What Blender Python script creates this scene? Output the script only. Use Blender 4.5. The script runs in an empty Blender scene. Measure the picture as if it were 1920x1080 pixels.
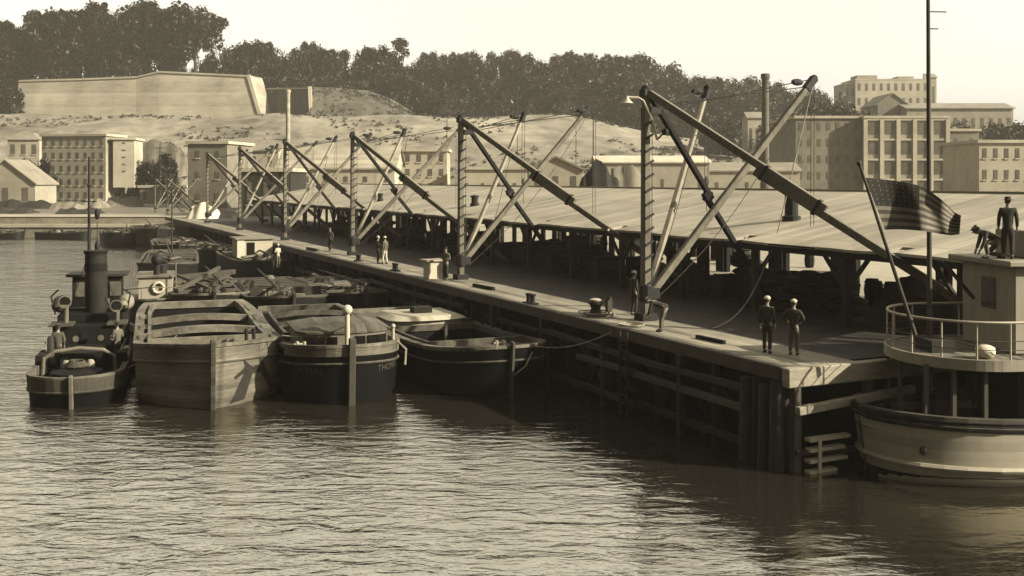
import bpy, bmesh, math, random
from mathutils import Vector, Matrix, noise
random.seed(11)
R = math.radians
PI = math.pi
scene = bpy.context.scene
C = scene.collection
SKY, SUNE, HAZE, EXPO = 0.12, 5.0, 0.00021, 1.32
F, HY, CZ = 2000.0, 336.0, 8.5          # focal length, horizon row and eye height used to lay the place out


def at(px, py, Y):
    return Vector(((px - 960) / F * Y, Y, CZ - (py - HY) / F * Y))


def on(px, py, z=3.0):
    Y = F * (CZ - z) / (py - HY)
    return Vector(((px - 960) / F * Y, Y, z))


DS = Vector((-0.4253, 0.9050, 0))       # along the wharf, away from the camera
DT = Vector((0.9050, 0.4253, 0))        # inland
WROT = math.atan2(0.4253, 0.9050)
W0 = Vector((7.92, 31.07, 0))


def W(s, t, z=3.0):
    p = W0 + DS * s + DT * t
    return Vector((p.x, p.y, z))


# ------------------------------------------------------------------ mesh builder
class MB:
    def __init__(self):
        self.v, self.f, self.m = [], [], []

    def add(self, vs, fs, mi=0):
        n = len(self.v)
        self.v += [tuple(p) for p in vs]
        self.f += [tuple(i + n for i in f) for f in fs]
        self.m += [mi] * len(fs)

    def box(self, x0, x1, y0, y1, z0, z1, mi=0, M=None):
        vs = [Vector((x, y, z)) for z in (z0, z1) for y in (y0, y1) for x in (x0, x1)]
        if M:
            vs = [M @ p for p in vs]
        self.add(vs, [(0, 2, 3, 1), (4, 5, 7, 6), (0, 1, 5, 4), (2, 6, 7, 3), (0, 4, 6, 2), (1, 3, 7, 5)], mi)

    def beam(self, p0, p1, w, h, up=(0, 0, 1), mi=0, w1=None, h1=None):
        p0, p1 = Vector(p0), Vector(p1)
        d = (p1 - p0).normalized()
        u = Vector(up)
        if abs(d.dot(u)) > 0.98:
            u = Vector((0, 1, 0))
        r = d.cross(u).normalized()
        u = r.cross(d).normalized()
        vs = []
        for p, a, b in ((p0, w / 2, h / 2), (p1, (w1 or w) / 2, (h1 or h) / 2)):
            vs += [p - r * a - u * b, p + r * a - u * b, p + r * a + u * b, p - r * a + u * b]
        self.add(vs, [(0, 3, 2, 1), (4, 5, 6, 7), (0, 1, 5, 4), (1, 2, 6, 5), (2, 3, 7, 6), (3, 0, 4, 7)], mi)

    def tube(self, p0, p1, r0, r1=None, n=8, mi=0):
        self.path([p0, p1], [r0, r0 if r1 is None else r1], n, mi)

    def path(self, pts, r, n=6, mi=0, closed=False):
        pts = [Vector(p) for p in pts]
        k = len(pts)
        rs = r if isinstance(r, (list, tuple)) else [r] * k
        vs, fs = [], []
        for i, p in enumerate(pts):
            if closed:
                d = pts[(i + 1) % k] - pts[i - 1]
            else:
                d = pts[min(i + 1, k - 1)] - pts[max(i - 1, 0)]
            d = d.normalized() if d.length > 1e-9 else Vector((0, 0, 1))
            a = Vector((0, 0, 1)) if abs(d.z) < 0.9 else Vector((0, 1, 0))
            x = d.cross(a).normalized()
            y = x.cross(d).normalized()
            for j in range(n):
                t = 2 * PI * j / n
                vs.append(p + (x * math.cos(t) + y * math.sin(t)) * rs[i])
        for i in range(k if closed else k - 1):
            b = ((i + 1) % k) * n
            for j in range(n):
                fs.append((i * n + j, i * n + (j + 1) % n, b + (j + 1) % n, b + j))
        if not closed:
            fs.append(tuple(range(n - 1, -1, -1)))
            fs.append(tuple((k - 1) * n + j for j in range(n)))
        self.add(vs, fs, mi)

    def lathe(self, prof, n=14, c=(0, 0, 0), mi=0, M=None):
        vs, fs = [], []
        c = Vector(c)
        for r, z in prof:
            for j in range(n):
                t = 2 * PI * j / n
                p = Vector((r * math.cos(t), r * math.sin(t), z))
                vs.append(c + ((M @ p) if M else p))
        for i in range(len(prof) - 1):
            for j in range(n):
                fs.append((i * n + j, i * n + (j + 1) % n, (i + 1) * n + (j + 1) % n, (i + 1) * n + j))
        fs.append(tuple(range(n - 1, -1, -1)))
        fs.append(tuple((len(prof) - 1) * n + j for j in range(n)))
        self.add(vs, fs, mi)

    def ball(self, c, r, nu=10, nv=7, mi=0, jit=0, M=None):
        c = Vector(c)
        r = r if isinstance(r, (tuple, list)) else (r, r, r)
        vs, fs = [], []
        for i in range(nv + 1):
            a = PI * i / nv
            for j in range(nu):
                t = 2 * PI * j / nu
                q = Vector((math.sin(a) * math.cos(t) * r[0], math.sin(a) * math.sin(t) * r[1], -math.cos(a) * r[2]))
                if jit and 0 < i < nv:
                    q *= 1 + random.uniform(-jit, jit)
                vs.append(c + ((M @ q) if M else q))
        for i in range(nv):
            for j in range(nu):
                fs.append((i * nu + j, i * nu + (j + 1) % nu, (i + 1) * nu + (j + 1) % nu, (i + 1) * nu + j))
        self.add(vs, fs, mi)

    def prism(self, poly, z0, z1, mi=0, top=None):
        n = len(poly)
        top = top or poly
        vs = [Vector((p[0], p[1], z0 if len(p) < 3 else p[2])) for p in poly]
        vs += [Vector((p[0], p[1], z1 if len(p) < 3 else p[2])) for p in top]
        fs = [tuple(range(n - 1, -1, -1)), tuple(range(n, 2 * n))]
        fs += [(i, (i + 1) % n, n + (i + 1) % n, n + i) for i in range(n)]
        self.add(vs, fs, mi)

    def build(self, name, mats, parent=None, smooth=False, loc=None, rotz=None, bevel=0, fixn=False):
        me = bpy.data.meshes.new(name)
        me.from_pydata(self.v, [], self.f)
        if not isinstance(mats, (list, tuple)):
            mats = [mats]
        for m in mats:
            me.materials.append(m)
        if len(mats) > 1:
            me.polygons.foreach_set('material_index', self.m)
        if fixn:
            bm = bmesh.new()
            bm.from_mesh(me)
            bmesh.ops.recalc_face_normals(bm, faces=bm.faces)
            bm.to_mesh(me)
            bm.free()
        if smooth:
            me.polygons.foreach_set('use_smooth', [True] * len(me.polygons))
            me.set_sharp_from_angle(angle=R(50))
        me.update()
        o = bpy.data.objects.new(name, me)
        C.objects.link(o)
        if parent:
            o.parent = parent
        if loc is not None:
            o.location = loc
        if rotz is not None:
            o.rotation_euler.z = rotz
        if bevel:
            b = o.modifiers.new('bevel', 'BEVEL')
            b.width = bevel
            b.segments = 1
            b.limit_method = 'ANGLE'
        return o


def tag(o, label=None, cat=None, group=None, kind=None):
    if label:
        o['label'] = label
    if cat:
        o['category'] = cat
    if group:
        o['group'] = group
    if kind:
        o['kind'] = kind
    return o


def thing(name, label, cat, loc=(0, 0, 0), rotz=0, group=None):
    o = bpy.data.objects.new(name, None)
    o.empty_display_size = 0.3
    C.objects.link(o)
    o.location = loc
    o.rotation_euler.z = rotz
    return tag(o, label, cat, group)


def dup(root, loc, rotz=0, label=None, group=None, scale=None):
    r = root.copy()
    C.objects.link(r)
    r.location = loc
    r.rotation_euler.z = rotz
    if scale:
        r.scale = scale if isinstance(scale, (tuple, list)) else (scale,) * 3
    if label:
        r['label'] = label
    if group:
        r['group'] = group
    for ch in list(root.children):
        c = ch.copy()
        C.objects.link(c)
        c.parent = r
        for g in list(ch.children):
            d = g.copy()
            C.objects.link(d)
            d.parent = c
    return r


# ------------------------------------------------------------------ materials
TINT = (1.055, 0.93, 0.66)


def sep(L):
    L = max(L, 0.001)
    return (min(L * TINT[0], .95), min(L * TINT[1], .95), min(L * TINT[2], .95), 1)


def mat(name, L, var=.3, scale=2.0, st=(1, 1, 1), rough=.85, bump=.15, plank=None, lap=None, stain=.25, spec=.15, metal=0):
    m = bpy.data.materials.new(name)
    m.use_nodes = True
    N, K = m.node_tree.nodes, m.node_tree.links
    bs = N['Principled BSDF']
    L *= .50
    bs.inputs['Roughness'].default_value = rough
    bs.inputs['Specular IOR Level'].default_value = spec
    bs.inputs['Metallic'].default_value = metal
    tc = N.new('ShaderNodeTexCoord')
    mp = N.new('ShaderNodeMapping')
    mp.inputs['Scale'].default_value = st
    K.new(tc.outputs['Object'], mp.inputs['Vector'])
    n1 = N.new('ShaderNodeTexNoise')
    n1.inputs['Scale'].default_value = scale
    n1.inputs['Detail'].default_value = 7
    n1.inputs['Roughness'].default_value = .65
    K.new(mp.outputs[0], n1.inputs['Vector'])
    n2 = N.new('ShaderNodeTexNoise')
    n2.inputs['Scale'].default_value = scale * .17
    n2.inputs['Detail'].default_value = 4
    K.new(tc.outputs['Object'], n2.inputs['Vector'])

    def math_(op, a, b=None):
        q = N.new('ShaderNodeMath')
        q.operation = op
        for i, x in enumerate((a, b)):
            if x is None:
                continue
            if isinstance(x, (int, float)):
                q.inputs[i].default_value = x
            else:
                K.new(x, q.inputs[i])
        return q.outputs[0]
    f1 = math_('MULTIPLY', math_('SUBTRACT', n1.outputs['Fac'], .5), var * 4)
    f2 = math_('MULTIPLY', math_('SUBTRACT', n2.outputs['Fac'], .5), stain * 4)
    f = math_('ADD', math_('ADD', f1, f2), 1.0)
    height = n1.outputs['Fac']
    if plank:
        ax, wd, dark = plank
        sx = N.new('ShaderNodeSeparateXYZ')
        K.new(tc.outputs['Object'], sx.inputs[0])
        q = math_('DIVIDE', sx.outputs['XYZ'.index(ax)], wd)
        fr = math_('FRACT', q)
        fl = math_('FLOOR', q)
        wn = N.new('ShaderNodeTexWhiteNoise')
        wn.noise_dimensions = '1D'
        K.new(fl, wn.inputs['W'])
        f = math_('ADD', f, math_('MULTIPLY', math_('SUBTRACT', wn.outputs['Value'], .5), var * 1.6))
        gap = math_('GREATER_THAN', fr, .07)
        f = math_('MULTIPLY', f, math_('ADD', math_('MULTIPLY', gap, 1 - dark), dark))
        height = math_('ADD', math_('MULTIPLY', height, .5), gap)
    if lap:
        ax, wd, dark = lap
        s2 = N.new('ShaderNodeSeparateXYZ')
        K.new(tc.outputs['Object'], s2.inputs[0])
        q2 = math_('ADD', math_('DIVIDE', s2.outputs['XYZ'.index(ax)], wd), math_('MULTIPLY', n2.outputs['Fac'], .12))
        w2 = N.new('ShaderNodeTexWhiteNoise')
        w2.noise_dimensions = '2D'
        cb = N.new('ShaderNodeCombineXYZ')
        K.new(math_('FLOOR', q2), cb.inputs[0])
        K.new(fl, cb.inputs[1])
        K.new(cb.outputs[0], w2.inputs['Vector'])
        f = math_('ADD', f, math_('MULTIPLY', math_('SUBTRACT', w2.outputs['Value'], .5), .16))
        f = math_('MULTIPLY', f, math_('ADD', math_('MULTIPLY', math_('GREATER_THAN', math_('FRACT', q2), .03), 1 - dark), dark))
    f = math_('MAXIMUM', f, .12)
    mx = N.new('ShaderNodeVectorMath')
    mx.operation = 'SCALE'
    mx.inputs[0].default_value = sep(L)[:3]
    K.new(f, mx.inputs['Scale'])
    K.new(mx.outputs[0], bs.inputs['Base Color'])
    if bump:
        b = N.new('ShaderNodeBump')
        b.inputs['Strength'].default_value = bump
        b.inputs['Distance'].default_value = .05
        K.new(height, b.inputs['Height'])
        K.new(b.outputs[0], bs.inputs['Normal'])
    return m


M = {}
M['timber'] = mat('weathered_timber', .085, .35, 3, (4, 4, .6))
M['timber_dark'] = mat('shaded_pile_timber', .009, .5, 3, (4, 4, .5))  # pile timber darkened further to carry the shade below the wharf deck
M['timber_mid'] = mat('grey_timber', .04, .4, 3, (3, 3, .6))
M['beam'] = mat('derrick_timber', .19, .35, 2.5, (2, 2, 1.0))
M['beam_dark'] = mat('tarred_timber', .014, .4, 2.5)
M['iron'] = mat('dark_iron', .02, .4, 6, rough=.7, spec=.2)
M['rope'] = mat('hemp_rope', .09, .3, 20)
M['rope_light'] = mat('pale_rope', .35, .3, 20)
M['apron'] = mat('apron_planks', .29, .4, 2.0, (3, .3, 1), plank=('X', .28, .55), stain=.35)
M['deck'] = mat('earthy_deck', .045, .5, 1.2, stain=.45)
M['concrete'] = mat('end_beam_wood', .36, .35, 2.2, (1, 1, 3), stain=.3)
M['roof'] = mat('shed_roof_boards', .43, .2, 1.6, (.14, 2.5, 1), plank=('Y', .62, .88), lap=('X', 2.8, .72), stain=.24, bump=.1)
M['bastion'] = mat('overgrown_grass', .13, .6, .22, stain=.45, bump=.6)
M['bastion_rock'] = mat('rocky_bank', .20, .6, .5, stain=.5, bump=1.0)
M['bank'] = mat('trodden_bank', .20, .45, .25, stain=.45)
M['ground'] = mat('pale_yard', .42, .25, .3, stain=.2)
M['stone'] = mat('quay_stone', .30, .35, 1.2, stain=.35, bump=.4)
M['hull_black'] = mat('black_hull_paint', .002, .6, 2, rough=.7, spec=.08)
M['hull_dark'] = mat('dark_hull_paint', .009, .6, 2, (1, 1, 5), rough=.6)
M['hull_wood'] = mat('barge_planks', .19, .26, 3.0, (.8, .8, 4), plank=('Z', .17, .5), stain=.55)
M['hull_wood_dark'] = mat('barge_planks_dark', .07, .45, 2.5, (.5, .5, 5), plank=('Z', .24, .5))
M['deck_wood'] = mat('barge_deck', .12, .4, 2.2, (4, .6, 1), plank=('X', .2, .55), stain=.4)
M['deck_wood_light'] = mat('pale_barge_deck', .20, .5, 2.2, (.6, 4, 1), plank=('Y', .2, .55), stain=.4)
M['rim'] = mat('worn_gunwale', .18, .6, 3, stain=.6)
M['rim_dark'] = mat('dark_gunwale', .10, .5, 3, stain=.4)
M['hold'] = mat('dark_hold', .008, .5, 2)
M['white'] = mat('white_paint', .66, .12, 3, stain=.15, rough=.6)
M['ship_white'] = mat('ship_hull_paint', .46, .16, 1.2, (1, 1, .6), plank=('Z', .26, .9), stain=.28, rough=.6)
M['ship_cabin'] = mat('cabin_paint', .36, .2, 1.5, (3, 3, .4), stain=.3, rough=.7)
M['lettering'] = mat('white_lettering', .42, .3, 8)
M['letter_dim'] = mat('faded_lettering', .08, .35, 8)
M['bow_shadow'] = mat('painted_bow_shadow', .035, .4, 4)  # colour of the cast shadow painted on the first barge's bow
M['glass'] = mat('dark_glass', .012, .2, 3, rough=.12, spec=.5)
M['pane'] = mat('window_pane', .13, .4, 1.0, rough=.25, spec=.5)
M['wall_pale'] = mat('pale_render', .50, .18, .5, stain=.25)
M['wall_grey'] = mat('grey_render', .40, .22, .5, stain=.25)
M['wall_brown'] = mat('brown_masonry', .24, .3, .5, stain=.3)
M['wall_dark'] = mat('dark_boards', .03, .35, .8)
M['trim'] = mat('pale_trim', .55, .15, .6)
M['fort'] = mat('rampart_masonry', .46, .2, .5, (.5, .5, 3.0), plank=('Z', 1.1, .86), stain=.3, bump=.3)
M['fort_edge'] = mat('rampart_quoin', .55, .15, .4)
M['rooftile'] = mat('old_roof', .30, .25, .5, stain=.25)
M['hill'] = mat('grassy_hill', .29, .6, .16, stain=.5, bump=.8)
M['rampart_shade'] = mat('shade_toned_wall', .09, .4, .3, stain=.3)  # shade of the left-turned rampart face put into the wall colour
M['leaf'] = mat('foliage', .21, .5, .25, stain=.3, rough=.7)
M['leaf_mid'] = mat('foliage_lighter', .38, .5, .25, stain=.3, rough=.7)
M['scrub'] = mat('low_scrub', .075, .5, .5, stain=.4)
M['bark'] = mat('bark', .06, .4, 2)
M['coal'] = mat('coal_heap', .035, .6, 1.0, bump=.6)
M['canvas'] = mat('white_canvas', .72, .12, 1)
M['canvas_grey'] = mat('grey_canvas', .24, .25, 1)
M['crate'] = mat('crate_boards', .035, .4, 3, plank=('Z', .2, .4))
M['sack'] = mat('sacking', .04, .4, 4)
M['barrel'] = mat('barrel_staves', .03, .4, 4)
M['skin'] = mat('skin', .30, .1, 8, bump=0)
M['hair'] = mat('hair', .03, .2, 20)
M['cloth_dark'] = mat('dark_cloth', .05, .35, 12)
M['cloth_mid'] = mat('grey_cloth', .085, .35, 12)
M['cloth_olive'] = mat('olive_cloth', .13, .3, 12)
M['cloth_white'] = mat('white_cloth', .62, .12, 12)
M['cap_pale'] = mat('pale_cap', .62, .1, 12)
M['flag_dark'] = mat('flag_dark_stripe', .085, .3, 4)
M['flag_light'] = mat('flag_light_stripe', .26, .3, 4)
M['flag_canton'] = mat('flag_canton', .04, .3, 4)
M['brick'] = mat('chimney_brick', .15, .3, 2, stain=.3)


def water_mat():
    m = bpy.data.materials.new('harbour_water')
    m.use_nodes = True
    N, K = m.node_tree.nodes, m.node_tree.links
    bs = N['Principled BSDF']
    bs.inputs['Base Color'].default_value = sep(.014)
    bs.inputs['Roughness'].default_value = .08
    bs.inputs['IOR'].default_value = 5.0
    bs.inputs['Specular Tint'].default_value = (1.0, .955, .82, 1)
    tc = N.new('ShaderNodeTexCoord')
    prev = None
    for sc, st, strength, dist, det in ((.22, (1, 1.6, 1), 1.0, .20, 3), (.75, (1, 2.4, 1), 1.0, .18, 4), (3.0, (1, 1.8, 1), .9, .050, 4)):
        mp = N.new('ShaderNodeMapping')
        mp.inputs['Scale'].default_value = st
        mp.inputs['Rotation'].default_value = (0, 0, R(8))
        K.new(tc.outputs['Object'], mp.inputs['Vector'])
        n = N.new('ShaderNodeTexNoise')
        n.inputs['Scale'].default_value = sc
        n.inputs['Detail'].default_value = det
        n.inputs['Distortion'].default_value = .6
        K.new(mp.outputs[0], n.inputs['Vector'])
        b = N.new('ShaderNodeBump')
        b.inputs['Strength'].default_value = strength
        pn = N.new('ShaderNodeTexNoise')        # calmer and rougher wind patches
        pn.inputs['Scale'].default_value = .055
        pn.inputs['Detail'].default_value = 3
        K.new(tc.outputs['Object'], pn.inputs['Vector'])
        mr = N.new('ShaderNodeMapRange')
        mr.inputs['From Min'].default_value = .36
        mr.inputs['From Max'].default_value = .64
        mr.inputs['To Min'].default_value = dist * .45
        mr.inputs['To Max'].default_value = dist * 1.25
        K.new(pn.outputs['Fac'], mr.inputs['Value'])
        sh_ = N.new('ShaderNodeVectorMath')     # sheltered water close under the wharf and the moored boats
        sh_.operation = 'DOT_PRODUCT'
        sh_.inputs[1].default_value = (.905, .4253, 0)
        K.new(tc.outputs['Object'], sh_.inputs[0])
        m2 = N.new('ShaderNodeMapRange')
        m2.interpolation_type = 'SMOOTHSTEP'
        for q_, v_ in (('From Min', 4.5), ('From Max', 16.5), ('To Min', 1.0), ('To Max', .22)):
            m2.inputs[q_].default_value = v_
        K.new(sh_.outputs['Value'], m2.inputs['Value'])
        mm = N.new('ShaderNodeMath')
        mm.operation = 'MULTIPLY'
        K.new(mr.outputs[0], mm.inputs[0])
        K.new(m2.outputs[0], mm.inputs[1])
        K.new(mm.outputs[0], b.inputs['Distance'])
        K.new(n.outputs['Fac'], b.inputs['Height'])
        if prev:
            K.new(prev.outputs[0], b.inputs['Normal'])
        prev = b
    K.new(prev.outputs[0], bs.inputs['Normal'])
    return m


M['water'] = water_mat()

# ------------------------------------------------------------------ people (built first, while the scene is small)
def skin_mesh(chains, root=0):
    bm = bmesh.new()
    lay = bm.verts.layers.skin.verify()
    seen = {}

    def vert(p, r):
        k = tuple(round(x, 4) for x in p)
        if k not in seen:
            v = bm.verts.new(p)
            v[lay].radius = (r, r) if not isinstance(r, tuple) else r
            v[lay].use_root = len(seen) == root
            seen[k] = v
        return seen[k]
    for ch in chains:
        prev = None
        for p, r in ch:
            v = vert(p, r)
            if prev is not None and prev is not v and not bm.edges.get((prev, v)):
                bm.edges.new((prev, v))
            prev = v
    me = bpy.data.meshes.new('tmp')
    bm.to_mesh(me)
    bm.free()
    o = bpy.data.objects.new('tmp', me)
    C.objects.link(o)
    sk = o.modifiers.new('s', 'SKIN')
    sk.use_smooth_shade = True
    su = o.modifiers.new('u', 'SUBSURF')
    su.levels = su.render_levels = 1
    dg = bpy.context.evaluated_depsgraph_get()
    dg.update()
    ev = bpy.data.meshes.new_from_object(o.evaluated_get(dg))
    bpy.data.objects.remove(o)
    bpy.data.meshes.remove(me)
    out = ([v.co.copy() for v in ev.vertices], [tuple(p.vertices) for p in ev.polygons])
    bpy.data.meshes.remove(ev)
    return out


def lerp(a, b, t):
    return Vector(a) * (1 - t) + Vector(b) * t


def person(label, loc, yaw, pose='stand', jacket='cloth_dark', trousers='cloth_dark', cap='cap_pale', capkind='round',
           h=1.0, group=None, arms=None, stride=.0, lift=0):
    """One figure facing local +Y, feet at the origin."""
    t = thing('person', label, 'person', loc, yaw, group)
    V = Vector
    hip = V((0, 0, .93))
    lean = 0
    fl, fr = V((-.11, stride, .08)), V((.11, -stride, .08))
    if pose == 'bend':
        lean = R(72)
        hip = V((0, -.16, .90))
    if pose == 'crouch':
        lean = R(62)
        hip = V((0, -.15, .52))
        fl, fr = V((-.13, .22, .08)), V((.13, -.30, .08))

    def up(d, x=0, fwd=0):
        c, s = math.cos(lean), math.sin(lean)
        return hip + V((x, d * s + fwd * c, d * c - fwd * s))
    waist, chest, neck, hb = up(.17), up(.40), up(.57), up(.63, 0, .015)
    head = up(.73, 0, .03)
    if pose != 'stand':
        head = neck + V((0, .13, .02))
        hb = neck + V((0, .05, .012))
    sl, sr = up(.50, -.185), up(.50, .185)
    hl, hr = hip + V((-.095, 0, -.04)), hip + V((.095, 0, -.04))

    def knee(a, b):
        m = lerp(a, b, .5)
        need = .86 - (a - b).length
        return m + V((0, .03 + max(0, need) * .55, 0))
    kl, kr = knee(hl, fl), knee(hr, fr)
    if pose == 'crouch':
        kl, kr = V((-.15, .30, .47)), V((.14, .12, .14))
    if arms is None:
        arms = 'down' if pose == 'stand' else 'reach'
    if arms == 'down':
        el, er = sl + V((-.055, -.03, -.28)), sr + V((.055, -.03, -.28))
        wl, wr = el + V((-.005, .07, -.25)), er + V((.005, .07, -.25))
    elif arms == 'hip':
        el, er = sl + V((-.16, -.06, -.24)), sr + V((.16, -.06, -.24))
        wl, wr = el + V((.13, .13, -.13)), er + V((-.13, .13, -.13))
    elif arms == 'bent':
        el, er = sl + V((-.06, -.03, -.28)), sr + V((.06, -.03, -.28))
        wl, wr = el + V((.06, .22, .02)), er + V((-.06, .22, .05))
    else:
        el, er = sl + V((-.03, .06, -.27)), sr + V((.03, .06, -.27))
        wl, wr = el + V((.04, .09, -.23)), er + V((-.04, .09, -.23))

    def limbs(k, g):
        return [[(hip, .12 * k + g), (waist, .112 * k + g), (chest, .14 * k + g), (neck, .062)],
                [(chest, .14 * k + g), (sl, .062 + g), (el, .043 + g), (wl, .031 + g)],
                [(chest, .14 * k + g), (sr, .062 + g), (er, .043 + g), (wr, .031 + g)]]
    legs = lambda g: [[(hip, .12 + g), (hl, .088 + g), (kl, .058 + g), (fl, .042 + g)],
                      [(hip, .12 + g), (hr, .088 + g), (kr, .058 + g), (fr, .042 + g)]]
    toes = [[(fl, .042), (fl + V((0, .15, -.035)), .04)], [(fr, .042), (fr + V((0, .15, -.035)), .04)]]
    hands = []
    for e, w, sg in ((el, wl, 1), (er, wr, -1)):
        d = (w - e).normalized()
        side = V((0, 1, 0)) if abs(d.y) < .8 else V((sg, 0, 0))
        side = (side - d * side.dot(d)).normalized()
        curl = d.cross(side).normalized() * sg
        palm = w + d * .075
        hands.append([(w, .031), (palm, (.034, .020))])
        for k, (o_, ln) in enumerate(((.030, .075), (.010, .085), (-.010, .078), (-.029, .060))):
            b = palm + side * o_ * .8 + d * .015
            hands.append([(palm, (.034, .020)), (b, .0095), (b + d * ln * .5 + side * o_ * .2 + curl * .008, .0088), (b + d * ln * .9 + curl * .035, .0075)])
        th = w + d * .03 + side * .034
        hands.append([(w, .031), (th, .0115), (th + side * .018 + d * .035 + curl * .012, .0095)])
    spine = [[(neck, .062), (hb, .054), (head, .07)]]
    body = MB()
    vs, fs = skin_mesh(limbs(.92, 0) + legs(0) + toes + hands + spine)
    body.add(vs, fs)
    hm = MB()
    # head: a shaped ball with nose, chin, ears and eye sockets
    tilt = Matrix.Rotation(-(.9 if pose != 'stand' else .0), 3, 'X')
    vs, fs = [], []
    nu, nv = 14, 12
    for i in range(nv + 1):
        a = PI * i / nv
        for j in range(nu):
            q = 2 * PI * j / nu
            p = V((math.sin(a) * math.cos(q) * .074, math.sin(a) * math.sin(q) * .096, -math.cos(a) * .116))
            if p.y > .03 and p.z < -.03:
                p.x *= .82
                p.y *= .97
            if p.y > .07 and abs(p.x) < .022 and -.045 < p.z < .02:
                p.y += .020
            vs.append(head + tilt @ p)
    for i in range(nv):
        for j in range(nu):
            fs.append((i * nu + j, i * nu + (j + 1) % nu, (i + 1) * nu + (j + 1) % nu, (i + 1) * nu + j))
    body.add(vs, fs)
    for sx in (-1, 1):
        body.ball(head + tilt @ V((sx * .076, -.005, -.005)), (.012, .022, .032), 6, 5)
        body.ball(head + tilt @ V((sx * .030, .086, .008)), (.012, .008, .008), 6, 4, 1)
    body.ball(head + tilt @ V((0, .088, -.062)), (.022, .007, .006), 6, 4, 1)
    body.build('body', [M['skin'], M['hair']], t, True)
    j = MB()
    vs, fs = skin_mesh([[(up(-.17 if pose == 'stand' else -.10), (.165, .135)), (up(.20), (.150, .118)), (chest, (.172, .128)), (up(.54), .075)]] +
                       [[(chest, (.172, .128)), (sl, .078), (el, .060), (wl + (el - wl) * .1, .047)], [(chest, (.172, .128)), (sr, .078), (er, .060), (wr + (er - wr) * .1, .047)]], 2)
    j.add(vs, fs)
    j.build('jacket', M[jacket], t, True)
    q = MB()
    vs, fs = skin_mesh([[(up(.10), (.138, .112)), (hip, (.146, .12)), (hl.lerp(kl, .30), .098), (kl, .078), (fl + V((0, 0, .03)), .062)], [(hip, (.146, .12)), (hr.lerp(kr, .30), .098), (kr, .078), (fr + V((0, 0, .03)), .062)]])
    q.add(vs, fs)
    q.build('trousers', M[trousers], t, True)
    for f_ in (fl, fr):
        s_ = MB()
        vs, fs = skin_mesh([[(f_ + V((0, -.04, -.03)), .05), (f_ + V((0, .06, -.035)), .05), (f_ + V((0, .19, -.042)), .036)]])
        s_.add(vs, fs)
        s_.build('shoe', M['cloth_dark'], t, True)
    hr_ = MB()
    hr_.ball(head + tilt @ V((0, -.018, .022)), (.079, .092, .105), 12, 8)
    hr_.build('hair', M['hair'], t, True)
    c = MB()
    hp = head + tilt @ V((0, -.005, .062))
    if capkind == 'round':      # upturned-brim sailor cap
        c.lathe([(.088, -.012), (.104, -.012), (.108, .042), (.094, .046), (.086, .062), (.05, .088), (.0, .094)], 14, hp, M=tilt)
    elif capkind == 'peak':
        c.lathe([(.090, -.01), (.092, .03), (.118, .06), (.112, .075), (.0, .085)], 14, hp, M=tilt)
        c.box(-.06, .06, .07, .145, -.012, -.002, M=Matrix.Translation(hp) @ tilt.to_4x4())
    else:                       # brimmed hat
        c.lathe([(.088, -.02), (.155, -.016), (.157, -.008), (.09, 0), (.088, .06), (.07, .085), (.0, .09)], 16, hp, M=tilt)
    c.build('cap' if capkind != 'hat' else 'hat', M[cap], t, True)
    t.scale = (h, h, h)
    return t

# ------------------------------------------------------------------ ground, water, hill
def sstep(x):
    x = max(0, min(1, x))
    return x * x * (3 - 2 * x)


def hz(X, Y):
    px = 960 + F * X / max(Y, 1)
    A = 29.0
    if px > 1000:
        A = 29 - 9 * sstep((px - 1000) / 350) - 6 * sstep((px - 1350) / 300)
    z = 3 + A * sstep((Y - 275) / 125)
    z += 12 * sstep((Y - 425) / 90)
    w = sstep((Y - 278) / 40)
    z += w * (noise.noise(Vector((X * .03, Y * .03, 0))) * 2.2 + noise.noise(Vector((X * .11, Y * .11, 5))) * .8) * (1 if Y < 395 else .4)
    return z


b = MB()
gp = [W(.1, 5), W(.1, 260), Vector((600, 300, 3)), Vector((600, 277, 3)), Vector((-600, 277, 3)), Vector((-600, 156, 3)), W(136, 5)]
b.add([(p.x, p.y, 2.98) for p in gp], [tuple(range(len(gp)))])
tag(b.build('ground', M['ground']), 'pale bare quayside ground behind the shed and along the far bank', kind='structure')
b = MB()
nx, ny = 170, 90
xs = [-560 + 1120 * i / nx for i in range(nx + 1)]
ys = [272 + (620 - 272) * j / ny for j in range(ny + 1)]
b.add([(x, y, hz(x, y) - .1 * (y < 275)) for y in ys for x in xs],
      [(j * (nx + 1) + i, j * (nx + 1) + i + 1, (j + 1) * (nx + 1) + i + 1, (j + 1) * (nx + 1) + i) for j in range(ny) for i in range(nx)])
tag(b.build('hill', M['hill'], smooth=True), 'rough grassy slope rising behind the quay to the ramparts', kind='structure')
b = MB()
b.add([(-900, -60, 0), (900, -60, 0), (900, 400, 0), (-900, 400, 0)], [(0, 1, 2, 3)])
tag(b.build('water', M['water']), 'rippled harbour water', kind='structure')
b = MB()
b.add([(-420, 168, 2.99), (-47, 168, 2.99), (-20, 276, 2.99), (-420, 276, 2.99)], [(0, 1, 2, 3)])
tag(b.build('ground', M['bank']), 'trodden brown bank below the tenement across the water', kind='structure')
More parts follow.
